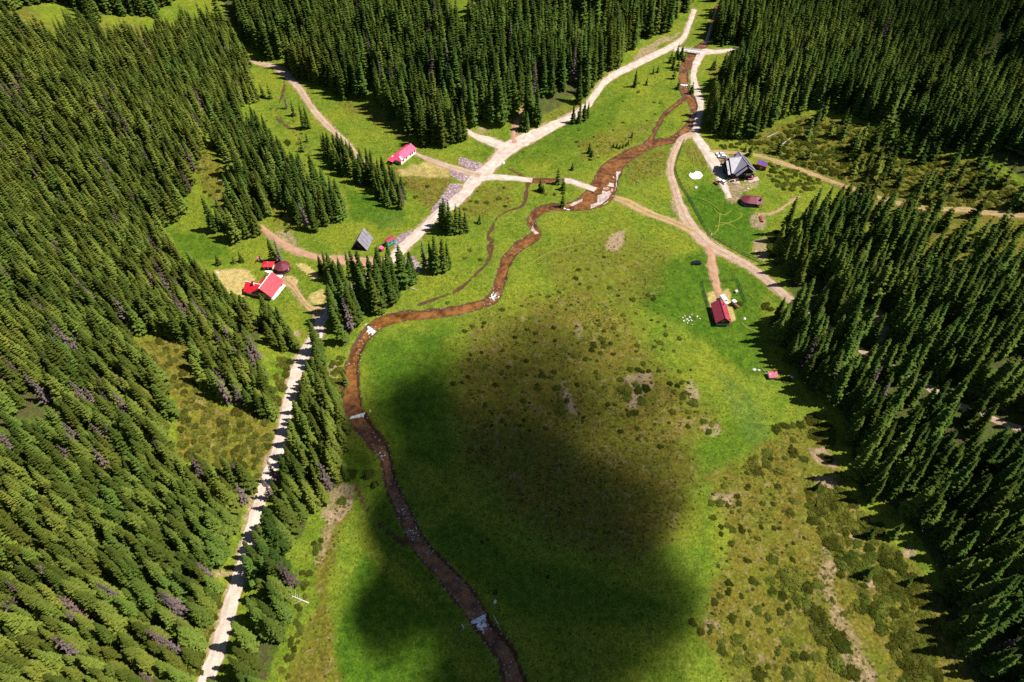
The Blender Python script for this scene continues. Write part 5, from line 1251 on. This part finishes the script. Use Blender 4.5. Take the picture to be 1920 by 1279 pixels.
MB().box(-1.2, 1.2, -.75, .75, .55, .65).build('bed', M['brown_wood'], q)
for y in (-.75, .71): MB().box(-1.2, 1.2, y, y + .04, .65, 1.15).build('side_board', M['brick'], q)
for x in (-1.2, 1.16): MB().box(x, x + .04, -.7, .7, .65, 1.15).build('end_board', M['brick'], q)
for y in (-.85, .85):
    t_ = MB().tube((0, y - .08, .35), (0, y + .08, .35), .35, .35, 14).build('wheel', M['rubber'], q); MB().tube((0, y - .1, .35), (0, y + .1, .35), .15).build('rim', M['steel'], t_)
MB().box(1.2, 2.3, -.05, .05, .5, .6).build('drawbar', M['steel'], q)

# ------------------------------------------------------------------ bridge and weirs
a, yaw, L = anchor((1284, 95), (1312, 99))
br = thing('concrete_bridge', (a[0], a[1], hgt(a[0], a[1])), yaw, 'short concrete road bridge with pale railings over the upper river', 'bridge')
MB().box(-.5, L + .5, -2.4, 2.4, -.35, .22).build('deck', M['concrete'], br)
for y in (-2.4, 2.15):
    MB().box(-.5, L + .5, y, y + .25, .22, .45).build('kerb', M['concrete'], br)
    for z in (.8, 1.15): MB().box(-.4, L + .4, y + .08, y + .17, z, z + .09).build('rail', M['steel'], br)
    for i in range(6): MB().box(i * L / 5 - .08, i * L / 5 + .08, y + .04, y + .2, .45, 1.3).build('rail_post', M['steel'], br)
for x in (-.5, L - .1): MB().box(x, x + .6, -2.3, 2.3, -2.6, -.35).build('abutment', M['concrete'], br)

foam_t = NT('white_water'); fn = foam_t.noise(2.0, 4, foam_t.objpos())
foam_t.bump(fn, .8, .2)
M['foam'] = foam_t.done(foam_t.mix(foam_t.ramp(fn, .35, .6), (.34, .36, .40), (.72, .75, .80)), .6, 0, .2)
WL_ = ['thin timber weir with white water lip high on the upper river', 'low weir with a white wedge of foam at the left river bend', 'long straight weir with white overflow below the left river bend', 'dark weir with torn white falls on the lowest river stretch']
for w, lb in zip(WEIRS, WL_):
    a, b = G(*w['a']), G(*w['b']); k = w['k']
    zc = float(hgt(*main['c'][k]) - .52)
    d = np.array([b[0] - a[0], b[1] - a[1]]); Ln = float(np.linalg.norm(d)); yaw = math.atan2(d[1], d[0])
    o = thing('weir', (a[0], a[1], zc), yaw, lb, 'weir', 'weirs across the river')
    MB().box(-1.2, Ln + 1.2, -.1, .5, -2.2, .05).build('sill', M['dark'] if w['drop'] < .6 else M['concrete'], o)
    rr = random.Random(k); V = []; F = []; n = int(Ln / .3)
    for i in range(n + 1):
        x = Ln * i / n; run = w['foam'] * rr.uniform(.6, 1.15); dr = w['drop'] + .02
        if w['a'][0] == 688: run *= .35 + 1.0 * (1 - abs(i / n - .35) * 1.6)
        for f, z in ((-.12, .10), (.18, .06), (.5, -.5 * dr), (1.0, -dr + .12), (1.25, -dr - .08)):
            V.append((x, -run * f + .12 * (f < 0), z + rr.uniform(-.05, .08)))
    for i in range(n):
        for q_ in range(4): F.append((i * 5 + q_, i * 5 + q_ + 1, i * 5 + q_ + 6, i * 5 + q_ + 5))
    mesh_obj('falling_water', V, F, M['foam'], o, True)
    for x in (-1.0, Ln + .6): MB().box(x, x + .4, -.5, .8, -1.5, .5).build('wing_wall', M['concrete'], o)

# ------------------------------------------------------------------ fences
def fence(px, label, name='wire_fence', every=3.0, hgt_=1.5):
    s = spline([(u, v) for u, v in px], 2.0); x, y, z = ground(s[:, 0], s[:, 1])
    q = np.concatenate([[0], np.cumsum(np.hypot(np.diff(x), np.diff(y)))]); n = max(2, int(q[-1] / every) + 1); t = np.linspace(0, q[-1], n)
    P = np.stack([np.interp(t, q, x), np.interp(t, q, y)], 1); Z = top(P[:, 0], P[:, 1])
    r = thing(name, (P[0, 0], P[0, 1], Z[0]), 0, label, 'fence')
    O = np.array([P[0, 0], P[0, 1], Z[0]]); Q = np.column_stack([P, Z]) - O
    me = None
    for p in Q:
        o = bpy.data.objects.new('post', me) if me else MB().box(-.06, .06, -.06, .06, -.5, hgt_ + .1).build('post', M['green_paint'], r)
        if me: C.objects.link(o); o.parent = r
        me = o.data; o.location = tuple(p)
    m = MB()
    for i in range(n - 1):
        for h in np.arange(.12, hgt_ + .01, .17): m.tube(Q[i] + (0, 0, h), Q[i + 1] + (0, 0, h), .022, .022, 4)
        for k in range(1, 16): p = Q[i] + (Q[i + 1] - Q[i]) * k / 16; m.tube(p + (0, 0, .1), p + (0, 0, hgt_), .016, .016, 3)
    w = m.build('wire_mesh', M['green_paint'], r); w['kind'] = 'stuff'
fence([(1284, 261), (1276, 285), (1267, 315), (1268, 327), (1277, 348), (1290, 369), (1304, 395), (1311, 408), (1320, 424), (1331, 441)], 'long green wire fence along the left side of the lodge meadow')
fence([(1336, 444), (1345, 449), (1365, 461), (1390, 475), (1415, 487), (1428, 494)], 'green wire fence between the lodge meadow and the pinkish road')
fence([(1316, 528), (1319, 545), (1323, 560), (1327, 574)], 'green fence on the left of the farmhouse yard')
fence([(1316, 528), (1326, 529), (1335, 530)], 'short green fence left of the farmhouse track')
fence([(1355, 528), (1368, 527), (1380, 527)], 'short green fence right of the farmhouse track')
fence([(1382, 527), (1387, 541), (1392, 555), (1397, 568)], 'green fence on the right of the farmhouse yard')

# ------------------------------------------------------------------ logs, stones and other small things
def log(pa, pb, r, label, name='fallen_log', mat='log', cat='log', branches=4, up=.15):
    a, b = G(*pa), G(*pb); a[2] = float(top(a[0], a[1])) + up; b[2] = float(top(b[0], b[1])) + up
    o = thing(name, a, 0, label, cat); d = b - a
    MB().tube((0, 0, 0), tuple(d), r, r * .45, 8).build('trunk', M[mat], o)
    rr = random.Random(int(pa[0])); nrm = np.array([-d[1], d[0], 0]) / (np.hypot(d[0], d[1]) + 1e-6)
    for i in range(branches):
        f = .35 + .6 * i / max(1, branches); s = rr.choice((-1, 1)); l = rr.uniform(.8, 2.0)
        p = d * f; MB().tube(tuple(p), tuple(p + nrm * s * l + d / np.linalg.norm(d) * l * .6 + (0, 0, rr.uniform(.1, .6))), r * .3, r * .1, 5).build('branch', M[mat], o)
log((579, 1131), (541, 1115), .28, 'long bleached fallen trunk lying on dry grass by the lower river', branches=6)
log((1461, 276), (1482, 259), .25, 'whitish fallen trunk across the felled clearing above the lodge', branches=3)
log((1438, 258), (1460, 247), .22, 'grey fallen trunk left of the felled clearing', branches=5)
log((782, 544), (760, 537), .2, 'pale fallen trunk on the meadow below the river bank spruces', branches=3)
log((788, 512), (776, 494), .22, 'grey dead branches lying beside the spruces on the road bend', branches=8)
log((430, 708), (444, 709), .25, 'pale fallen trunk in a gap of the left forest', branches=2)
log((1352, 462), (1342, 455), .16, 'slim white pole lying along the roadside below the lodge fence', 'white_pole', 'white', 'pole', 0)
log((1438, 703), (1428, 691), .14, 'slim pale pole lying beside the small maroon shed', 'white_pole', 'log', 'pole', 0)
log((724, 866), (703, 846), .16, 'thin bleached trunk along the left bank of the lower river', branches=1)
log((934, 1171), (924, 1152), .15, 'thin grey pole on the bank right of the lowest weir', branches=0)
a = G(1427, 412)
q = thing('log_stack', (a[0], a[1], float(top(a[0], a[1]))), 1.5, 'small stack of reddish brown logs at the forest edge of the lodge meadow', 'log stack')
for i, (x, z) in enumerate(((-.5, .2), (0, .2), (.5, .2), (-.25, .55), (.25, .55))): MB().tube((-2, x * 1.2, z), (2.0 + .2 * (i % 2), x * 1.2, z), .22).build('log', M['brick'], q)
a = G(1333, 443)
q = thing('white_sign_post', (a[0], a[1], float(top(a[0], a[1]))), .4, 'white post with a small white board at the corner of the lodge fence', 'post')
MB().box(-.08, .08, -.08, .08, -.5, 1.9).build('post', M['white'], q); MB().box(-.4, .4, -.12, -.08, 1.1, 1.7).build('board', M['white'], q)
a = G(1380, 549)
q = thing('beehive', (a[0], a[1], float(top(a[0], a[1]))), .4, 'small white beehive box inside the farmhouse fence', 'beehive')
MB().box(-.45, .45, -.45, .45, .1, 1.0).build('box', M['white'], q); MB().slab([(-.55, -.55, 1.1), (.55, -.55, 1.1), (.55, .55, 1.15), (-.55, .55, 1.15)], .08).build('lid', M['steel'], q)

def boulder_mesh(seed):
    bm = bmesh.new(); bmesh.ops.create_icosphere(bm, subdivisions=2, radius=1)
    for v in bm.verts:
        f = .75 + .5 * float(vnoise(np.array(v.co.x * 1.6 + seed * 7 + v.co.z), np.array(v.co.y * 1.6 + 9 * v.co.z), seed))
        v.co = Vector((v.co.x * f, v.co.y * f * .8, v.co.z * f * .6))
    me = bpy.data.meshes.new('boulder'); bm.to_mesh(me); bm.free(); me.materials.append(M['stone']); return me
BM = [boulder_mesh(i) for i in range(3)]
STONES = [((1280, 596), .7), ((1284, 593), .8), ((1288, 599), .9), ((1293, 595), 1.1), ((1291, 602), .8), ((1296, 601), .9), ((1282, 602), .9), ((1297, 590), .6), ((1307, 594), 1.0), ((1312, 598), .7), ((1289, 606), .7), ((1298, 609), .5)]
SL = ['leftmost in the scattered row', 'just inside the left end', 'low in the middle', 'largest in the middle', 'below the largest', 'right of the middle', 'at the lower left', 'topmost, upright', 'big, second from the right', 'rightmost, small', 'near the bottom', 'lowest of all']
for i, ((u, v), r) in enumerate(STONES):
    p = G(u, v); o = bpy.data.objects.new('white_stone', BM[i % 3]); C.objects.link(o); o.location = (p[0], p[1], float(top(p[0], p[1])) + .12 * r); o.scale = (r * .62, r * .4, r * .45); o.rotation_euler = (0, 0, i * 1.7)
    tag(o, f'white stone left of the red roofed farmhouse, {SL[i]}', 'stone', 'white stones in the meadow')
for (u, v), r, lb in [((1058, 389), 1.6, 'big grey boulder on the river bank beside a lone spruce'), ((1065, 392), 1.0, 'small grey boulder at the river bank below the ford'), ((944, 306), 1.2, 'grey boulder on the road verge below the upper fork'), ((882, 333), .8, 'pale stone in the gravel patch by the junction'), ((873, 331), .7, 'small pale stone left in the gravel patch'),
                      ((401, 536), 1.0, 'white stone on the mown grass left of the red house'), ((408, 512), .8, 'white stone above the mown grass patch'), ((1402, 354), .7, 'pale stone cairn on the lodge lawn'), ((1414, 693), .9, 'pale stone up left of the small maroon shed'), ((1423, 694), .6, 'small pale stone right beside the small maroon shed'), ((1396, 598), .9, 'grey stone right of the farmhouse'), ((1485, 707), .8, 'white stone in the shade right of the maroon shed'), ((928, 1128), .7, 'grey stone on the bank above the lowest weir'), ((668, 652), 1.0, 'wet white stone at the left bank of the river bend'), ((1305, 352), 1.1, 'grey stone ring fireplace in the lodge meadow'), ((1362, 347), .6, 'small white stone beside the lodge paving')]:
    p = G(u, v); o = bpy.data.objects.new('boulder', BM[int(u) % 3]); C.objects.link(o); o.location = (p[0], p[1], float(top(p[0], p[1])) + .1 * r); o.scale = (r, r * .8, r * .7); o.rotation_euler = (0, 0, u)
    tag(o, lb, 'stone', 'boulders about the valley')

# ------------------------------------------------------------------ junipers and low growth
def bush_mesh(seed, flatness=.42):
    r = random.Random(seed); V, F, T = [], [], []
    lobes = [(0, 0, .62)] + [(.62 * math.cos(a_), .62 * math.sin(a_), r.uniform(.26, .48)) for a_ in [6.283 * (k + r.uniform(-.35, .35)) / 6 for k in range(6)] if r.random() < .85]
    for li, (lx_, ly_, lr) in enumerate(lobes):
        bm = bmesh.new(); bmesh.ops.create_icosphere(bm, subdivisions=2, radius=1); b = len(V); sq = r.uniform(.75, 1.25)
        for v in bm.verts:
            f_ = lr * (.72 + .56 * float(vnoise(np.array(v.co.x * 2.2 + li * 3 + seed), np.array(v.co.y * 2.2 + v.co.z * 2), seed + li)))
            V.append((lx_ + v.co.x * f_ * sq, ly_ + v.co.y * f_ / sq, max(v.co.z, -.2) * f_ * flatness * 1.5)); T.append(r.uniform(0, .35))
        F += [tuple(b + x.index for x in q.verts) for q in bm.faces]; bm.free()
        for k in range(int(150 * lr)):                       # sprigs that clothe the mound and break its outline
            a = r.uniform(0, 6.28); e = math.asin(r.uniform(-.05, 1)); d = Vector((math.cos(a) * math.cos(e), math.sin(a) * math.cos(e), math.sin(e) * flatness * 1.6))
            p = Vector((lx_, ly_, 0)) + d * lr * r.uniform(.85, 1.08); t = Vector((r.gauss(0, 1), r.gauss(0, 1), r.gauss(0, .6))).normalized() * .065
            b = len(V); V += [tuple(p + t), tuple(p - t), tuple(p + d * r.uniform(.10, .22) + Vector((r.gauss(0, .05), r.gauss(0, .05), r.uniform(.02, .10))))]; T += [.25, .25, 1]
            F.append((b, b + 1, b + 2))
    me = bpy.data.meshes.new('foliage'); me.from_pydata(V, [], F); me.materials.append(M['juniper'])
    at = me.attributes.new('tip', 'FLOAT', 'POINT'); at.data.foreach_set('value', np.clip(T, 0, 1).astype(np.float32)); me.update(); return me
BUSH = [bush_mesh(i, fl) for i, fl in enumerate((.42, .5, .36, .46, .40, .44))]
BP = [(1457, 806, 11), (1471, 799, 9), (1486, 798, 7), (1502, 797, 9), (1526, 790, 14), (1530, 816, 12), (1541, 818, 11), (1487, 824, 6), (1485, 847, 12), (1507, 861, 9), (1548, 859, 11), (1438, 849, 11), (1414, 868, 12), (1436, 869, 10), (1421, 885, 12), (1399, 877, 6), (1400, 888, 5), (1463, 886, 10),
      (1357, 911, 6), (1404, 912, 6), (1458, 913, 6), (1382, 930, 6), (1350, 943, 10), (1333, 943, 6), (1364, 948, 5), (1430, 943, 6), (1450, 945, 4), (1484, 939, 8), (1480, 961, 10), (1409, 959, 5), (1337, 971, 6), (1463, 980, 3), (1363, 985, 7), (1451, 990, 5), (1392, 993, 8), (1373, 993, 8), (1351, 988, 5),
      (1150, 615, 5), (1113, 646, 7), (1131, 637, 7), (1134, 650, 6), (1145, 644, 4), (1110, 656, 6), (1169, 591, 5), (1239, 644, 6), (1227, 651, 4), (1243, 656, 4), (1205, 682, 6), (1181, 693, 7), (1196, 694, 7), (1216, 696, 5), (1121, 706, 7), (1164, 713, 6), (1193, 723, 8), (1210, 729, 10), (1196, 733, 8), (1172, 730, 13), (1203, 754, 9), (1202, 746, 5), (1176, 748, 10), (1190, 773, 8),
      (1270, 724, 5), (1282, 742, 9), (1300, 756, 9), (1263, 735, 5), (1279, 718, 6), (1260, 773, 6), (1320, 792, 8), (1334, 796, 7), (1328, 810, 6), (1018, 705, 7), (1032, 708, 5), (1010, 728, 8), (1044, 727, 8), (1052, 768, 13), (1063, 752, 5), (929, 722, 5), (850, 720, 5), (866, 718, 4),
      (1495, 1085, 20), (1478, 1098, 16), (1512, 1100, 14), (1468, 1078, 13), (1444, 1088, 9), (1414, 1090, 9), (1535, 1095, 11), (1446, 1109, 10), (1468, 1118, 10), (1511, 1135, 18), (1496, 1122, 12), (1528, 1152, 18), (1548, 1172, 16), (1542, 1202, 17), (1530, 1180, 12), (1575, 1199, 14), (1582, 1214, 13), (1560, 1222, 12), (1568, 1240, 16), (1599, 1262, 14), (1580, 1262, 10), (1421, 1145, 10), (1439, 1157, 8), (1478, 1138, 8), (1463, 1148, 8),
      (1374, 1159, 8), (1332, 1174, 6), (1367, 1110, 8), (1391, 1118, 6), (1350, 1117, 6), (1339, 1128, 7), (1367, 1095, 6), (1476, 1204, 10), (1459, 1222, 8), (1488, 1229, 10), (1508, 1229, 10), (1384, 1200, 12), (1354, 1205, 9), (1354, 1222, 9), (1407, 1236, 14), (1387, 1239, 12), (1528, 1232, 10), (1478, 1263, 12), (1424, 1266, 14), (1518, 1269, 10), (1313, 1185, 8), (1300, 1168, 8), (1582, 1150, 7), (1562, 1127, 6), (1577, 1076, 8), (1597, 1086, 9), (1619, 1098, 7), (1619, 1115, 12), (1449, 1048, 9), (1486, 1050, 6), (1401, 1051, 7),
      (840, 568, 5), (1080, 470, 3), (692, 888, 10), (702, 910, 8), (656, 890, 12), (640, 940, 11), (700, 800, 5), (866, 575, 5), (1437, 575, 10), (1445, 580, 8), (1388, 570, 5), (1476, 712, 10), (880, 470, 5), (872, 484, 4), (900, 487, 4), (1085, 245, 3), (1107, 300, 4), (1040, 365, 4), (1056, 362, 4), (1023, 364, 4), (945, 352, 4), (935, 373, 5), (912, 380, 5), (870, 370, 4), (760, 345, 5), (800, 350, 5), (780, 370, 5), (538, 268, 8), (560, 270, 5), (1380, 140, 4), (1344, 140, 3), (620, 715, 8), (626, 745, 7), (612, 700, 6)]
BPOLY = [  # spacing px, share, size range px, outline
    (17, .95, (8, 15), [(1505, 915), (1560, 912), (1610, 950), (1650, 990), (1640, 1012), (1690, 1040), (1725, 1090), (1780, 1120), (1775, 1150), (1690, 1190), (1660, 1188), (1600, 1130), (1630, 1100), (1570, 1050), (1550, 1020), (1518, 975)]),
    (17, .95, (8, 15), [(1680, 1180), (1742, 1165), (1772, 1250), (1765, 1300), (1705, 1300), (1665, 1230)]),
    (16, .8, (7, 13), [(1500, 788), (1545, 780), (1570, 830), (1550, 850), (1520, 830)]),
    (12, .6, (5, 9), [(256, 640), (300, 636), (374, 650), (372, 726), (415, 765), (484, 775), (520, 800), (508, 850), (470, 885), (396, 885), (330, 858), (335, 752), (305, 708)]),
    (9, .85, (3.5, 7), [(1385, 278), (1440, 262), (1500, 222), (1640, 235), (1760, 290), (1850, 310), (1920, 350), (1920, 398), (1760, 384), (1660, 366), (1560, 330), (1490, 308), (1410, 284)]),
    (8, .9, (3.5, 6), [(1440, 306), (1490, 318), (1545, 340), (1535, 352), (1500, 362), (1470, 358), (1440, 336)]),
    (8, .7, (3, 5), [(1340, 262), (1400, 262), (1425, 252), (1430, 268), (1395, 282), (1350, 276)]),
    (10, .7, (4, 7), [(1440, 430), (1460, 420), (1470, 480), (1455, 500), (1438, 480)]),
    (13, .75, (5, 11), [(560, 664), (575, 640), (572, 672), (552, 720), (540, 768), (526, 800), (505, 790), (508, 720), (522, 665)]),
    (12, .9, (6, 10), [(478, 870), (500, 880), (482, 930), (468, 990), (455, 1040), (420, 1115), (412, 1160), (392, 1215), (368, 1279), (330, 1290), (380, 1180), (410, 1090), (440, 1040), (462, 960)]),
    (10, .6, (4, 8), [(660, 660), (645, 680), (640, 760), (632, 740), (612, 690), (640, 660)]),
    (11, .7, (5, 9), [(560, 1100), (575, 1040), (600, 1000), (612, 1010), (580, 1060), (570, 1140), (560, 1200), (540, 1270), (520, 1285), (545, 1180)]),
    (21, .5, (2.5, 5.5), [(870, 620), (1000, 540), (1130, 480), (1250, 560), (1300, 700), (1320, 800), (1280, 840), (1100, 830), (900, 800), (850, 720)]),
    (24, .45, (2.5, 6), [(1330, 900), (1480, 830), (1540, 900), (1560, 1100), (1480, 1279), (1320, 1200), (1340, 1000)]),
    (40, .5, (2.5, 5), [(860, 1000), (900, 1000), (1080, 1100), (1080, 1150), (960, 1140), (860, 1060)]),
    (20, .5, (2.5, 4.5), [(860, 355), (985, 350), (960, 390), (900, 430), (860, 390)]),
    (18, .45, (2, 4), [(490, 190), (540, 190), (600, 250), (620, 330), (580, 330), (520, 270), (480, 240)]),
    (14, .6, (3, 6), [(505, 375), (560, 400), (610, 430), (520, 440)]),
    (26, .4, (2, 3.5), [(950, 290), (1100, 220), (1220, 140), (1260, 180), (1200, 250), (1080, 320), (980, 320)]),
    (12, .6, (3, 5), [(355, 268), (398, 284), (422, 320), (424, 372), (392, 370), (364, 330)]),
    (16, .5, (3, 6), [(1590, 600), (1620, 575), (1625, 640), (1640, 660), (1600, 650)]),
]
cand = [(u, v, r, 1) for u, v, r in BP]
for spc, keep, sr, P in BPOLY:
    P_ = np.array(P, float); A, B = np.meshgrid(np.arange(P_[:, 0].min(), P_[:, 0].max(), spc), np.arange(P_[:, 1].min(), P_[:, 1].max(), spc * .8))
    A = (A + rng.uniform(-.5, .5, A.shape) * spc).ravel(); B = (B + rng.uniform(-.5, .5, B.shape) * spc).ravel()
    ok = (sdf(A, B, P) < 0) & (rng.random(A.shape) < keep)
    for u, v in zip(A[ok], B[ok]): cand.append((u, v, sr[0] + (sr[1] - sr[0]) * rng.random() ** 1.6, 0))
cu = np.array([c[0] for c in cand]); cv = np.array([c[1] for c in cand]); bx, by, bz = ground(cu, cv)
rd = grid_sample(ROADD, bx, by); wd = grid_sample(WATD, bx, by)
bushes = []
for i, (u, v, r, must) in enumerate(cand):
    if rd[i] < .9 or wd[i] < .6: continue
    dep = by[i] * cp_ - (bz[i] - CAM_H) * sp_
    R = r * dep / FPX * 1.18
    bushes.append([bx[i], by[i], float(top(bx[i], by[i])), R, 0, float(np.clip(.35 + .5 * (u < 540 and v > 610) + .5 * (fbm(bx[i] / 18, by[i] / 18, 12) - .5) * 2 + rng.uniform(-.15, .2), 0, 1)), u, v, r + 3 * must])
bushes.sort(key=lambda t: -t[8])
def w_bush(t): return ('broad' if t[3] > 2.0 else 'middling' if t[3] > 1.2 else 'small') + (' olive' if t[5] > .5 else ' dark' if t[5] < .22 else ' green') + ' juniper bush'
inview = [t for t in bushes if -5 < t[6] < 1925 and -5 < t[7] < 1285]
one, rest = inview[:300], inview[300:] + [t for t in bushes if t not in inview]
lab = row_labels(one, w_bush, lambda t: (t[6], t[7]))
for i, t in enumerate(one):
    o = bpy.data.objects.new('juniper_bush', BUSH[rnd.randrange(6)]); C.objects.link(o)
    o.location = (t[0], t[1], t[2] - .03 * t[3]); s = t[3]; o.scale = (s * rnd.uniform(.85, 1.2), s * rnd.uniform(.7, 1.1), s * rnd.uniform(.75, 1.0) * (1.0 if s < 1.6 else .8)); o.rotation_euler = (0, 0, rnd.uniform(0, 6.28))
    o['tint'] = t[5]; tag(o, lab[i], 'juniper bush', 'juniper bushes on the meadow and slopes')
BO = [next(o for o in C.objects if o.data is m) for m in BUSH]
scatter('juniper_scrub', [(t[0], t[1], t[2], t[3], t[3] * rnd.uniform(.8, 1.1), t[3] * rnd.uniform(.7, 1.0), rnd.uniform(0, 6.28), t[5], rnd.randrange(6)) for t in rest], [[o] for o in BO], 'low juniper scrub spread over the clearings and slopes')

# grass tussocks on the dry parts of the meadow
n = 80000
tx = rng.uniform(-160, 260, n); ty = rng.uniform(40, 420, n)
ix = np.clip(np.round((tx - XF[0]) / 1.25).astype(int), 0, NFX - 1); iy = np.clip(np.round((ty - YF[0]) / 1.25).astype(int), 0, NFY - 1)
sub = lambda m: m[o0:o0 + NFY, o0:o0 + NFX][iy, ix]
p = np.clip(.85 * sub(masks['dry']) + .4 * sub(masks['weeds']) * 2 + .30, 0, 1) * sstep(.25, .6, fbm(tx / 11, ty / 11, 55))
ok = (rng.random(n) < p) & (sub(RD) > 1) & (sub(WD) > 1) & (sub(wood) < .3) & (sub(masks['gravel']) < .3) & (sub(masks['straw']) < .3)
tx, ty = tx[ok], ty[ok]; tz = top(tx, ty)
def tuft_mesh():
    V, F, T = [], [], []; r = random.Random(4)
    for k in range(26):
        a = r.uniform(0, 6.28); e = r.uniform(.25, 1.1); l = r.uniform(.7, 1.1); w = .16
        d = Vector((math.cos(a) * math.cos(e), math.sin(a) * math.cos(e), math.sin(e))) * l; t = Vector((-math.sin(a), math.cos(a), 0)) * w
        b = len(V); V += [tuple(d * .1 + t), tuple(d * .1 - t), tuple(d)]; T += [0, 0, 1]; F.append((b, b + 1, b + 2))
    me = bpy.data.meshes.new('tussock'); me.from_pydata(V, [], F); me.materials.append(M['tussock'])
    at = me.attributes.new('tip', 'FLOAT', 'POINT'); at.data.foreach_set('value', np.array(T, np.float32)); me.update(); return me
M['tussock'] = leaf_material('dry_grass', (.055, .090, .007), (.120, .165, .014), (.20, .165, .05))
to = bpy.data.objects.new('grass_tussock', tuft_mesh()); C.objects.link(to)
p = G(1180, 660); to.location = p; to.scale = (.5, .5, .3); to['tint'] = .4
tag(to, 'tuft of dry grass in the middle of the brownish meadow', kind='stuff')
sz = rng.uniform(.3, .75, len(tx)) * (.75 + .4 * sub(masks['dry'])[ok])
scatter('grass_tussocks', np.column_stack([tx, ty, tz, sz, sz, sz * .42, rng.uniform(0, 6.28, len(tx)), np.clip(rng.uniform(-.1, .35, len(tx)) + .7 * sub(masks['dry'])[ok], 0, 1), np.zeros(len(tx))]), [[to]], 'dry grass tussocks on the brownish meadow')

# stones in the riffles and along the banks
M['wet'] = surf('river_stone', (.16, .10, .08), (.34, .27, .24), 1.2, .5, .4)
SM = BM[0].copy(); SM.materials.clear(); SM.materials.append(M['wet'])
pts = []
mc = main['c']; mp = main['px']
for u, v, r, st in RIFF:
    k = np.nonzero(np.hypot(mp[:, 0] - u, mp[:, 1] - v) < r)[0]
    for j in range(int(9 * st * len(k) ** .5)):
        if not len(k): continue
        i = k[rng.integers(len(k))]; p = mc[i] + main['n'][i] * main['w'][i] * rng.uniform(-1.05, 1.05)
        sz_ = rng.uniform(.12, .5); pts.append((p[0], p[1], float(hgt(*p) + main['lev'][i] + .02), sz_, sz_ * .8, sz_ * .6, rng.uniform(0, 6), .4, 0))
for i in rng.integers(0, len(mc), 420):
    sd_ = rng.choice((-1, 1)); p = mc[i] + main['n'][i] * sd_ * (main['w'][i] + rng.uniform(-.3, .7)); sz_ = rng.uniform(.12, .38)
    pts.append((p[0], p[1], float(top(*p)) + .05, sz_, sz_ * .8, sz_ * .6, rng.uniform(0, 6), .4, 0))
so_ = bpy.data.objects.new('river_stone', SM); C.objects.link(so_); p = G(757, 960); so_.location = (p[0], p[1], float(hgt(p[0], p[1])) - .5); so_.scale = (.5, .4, .35)
tag(so_, 'wet brown stone in the rapids of the lower river', 'stone')
scatter('river_stones', pts, [[so_]], 'wet brown stones in the rapids and along the river banks')
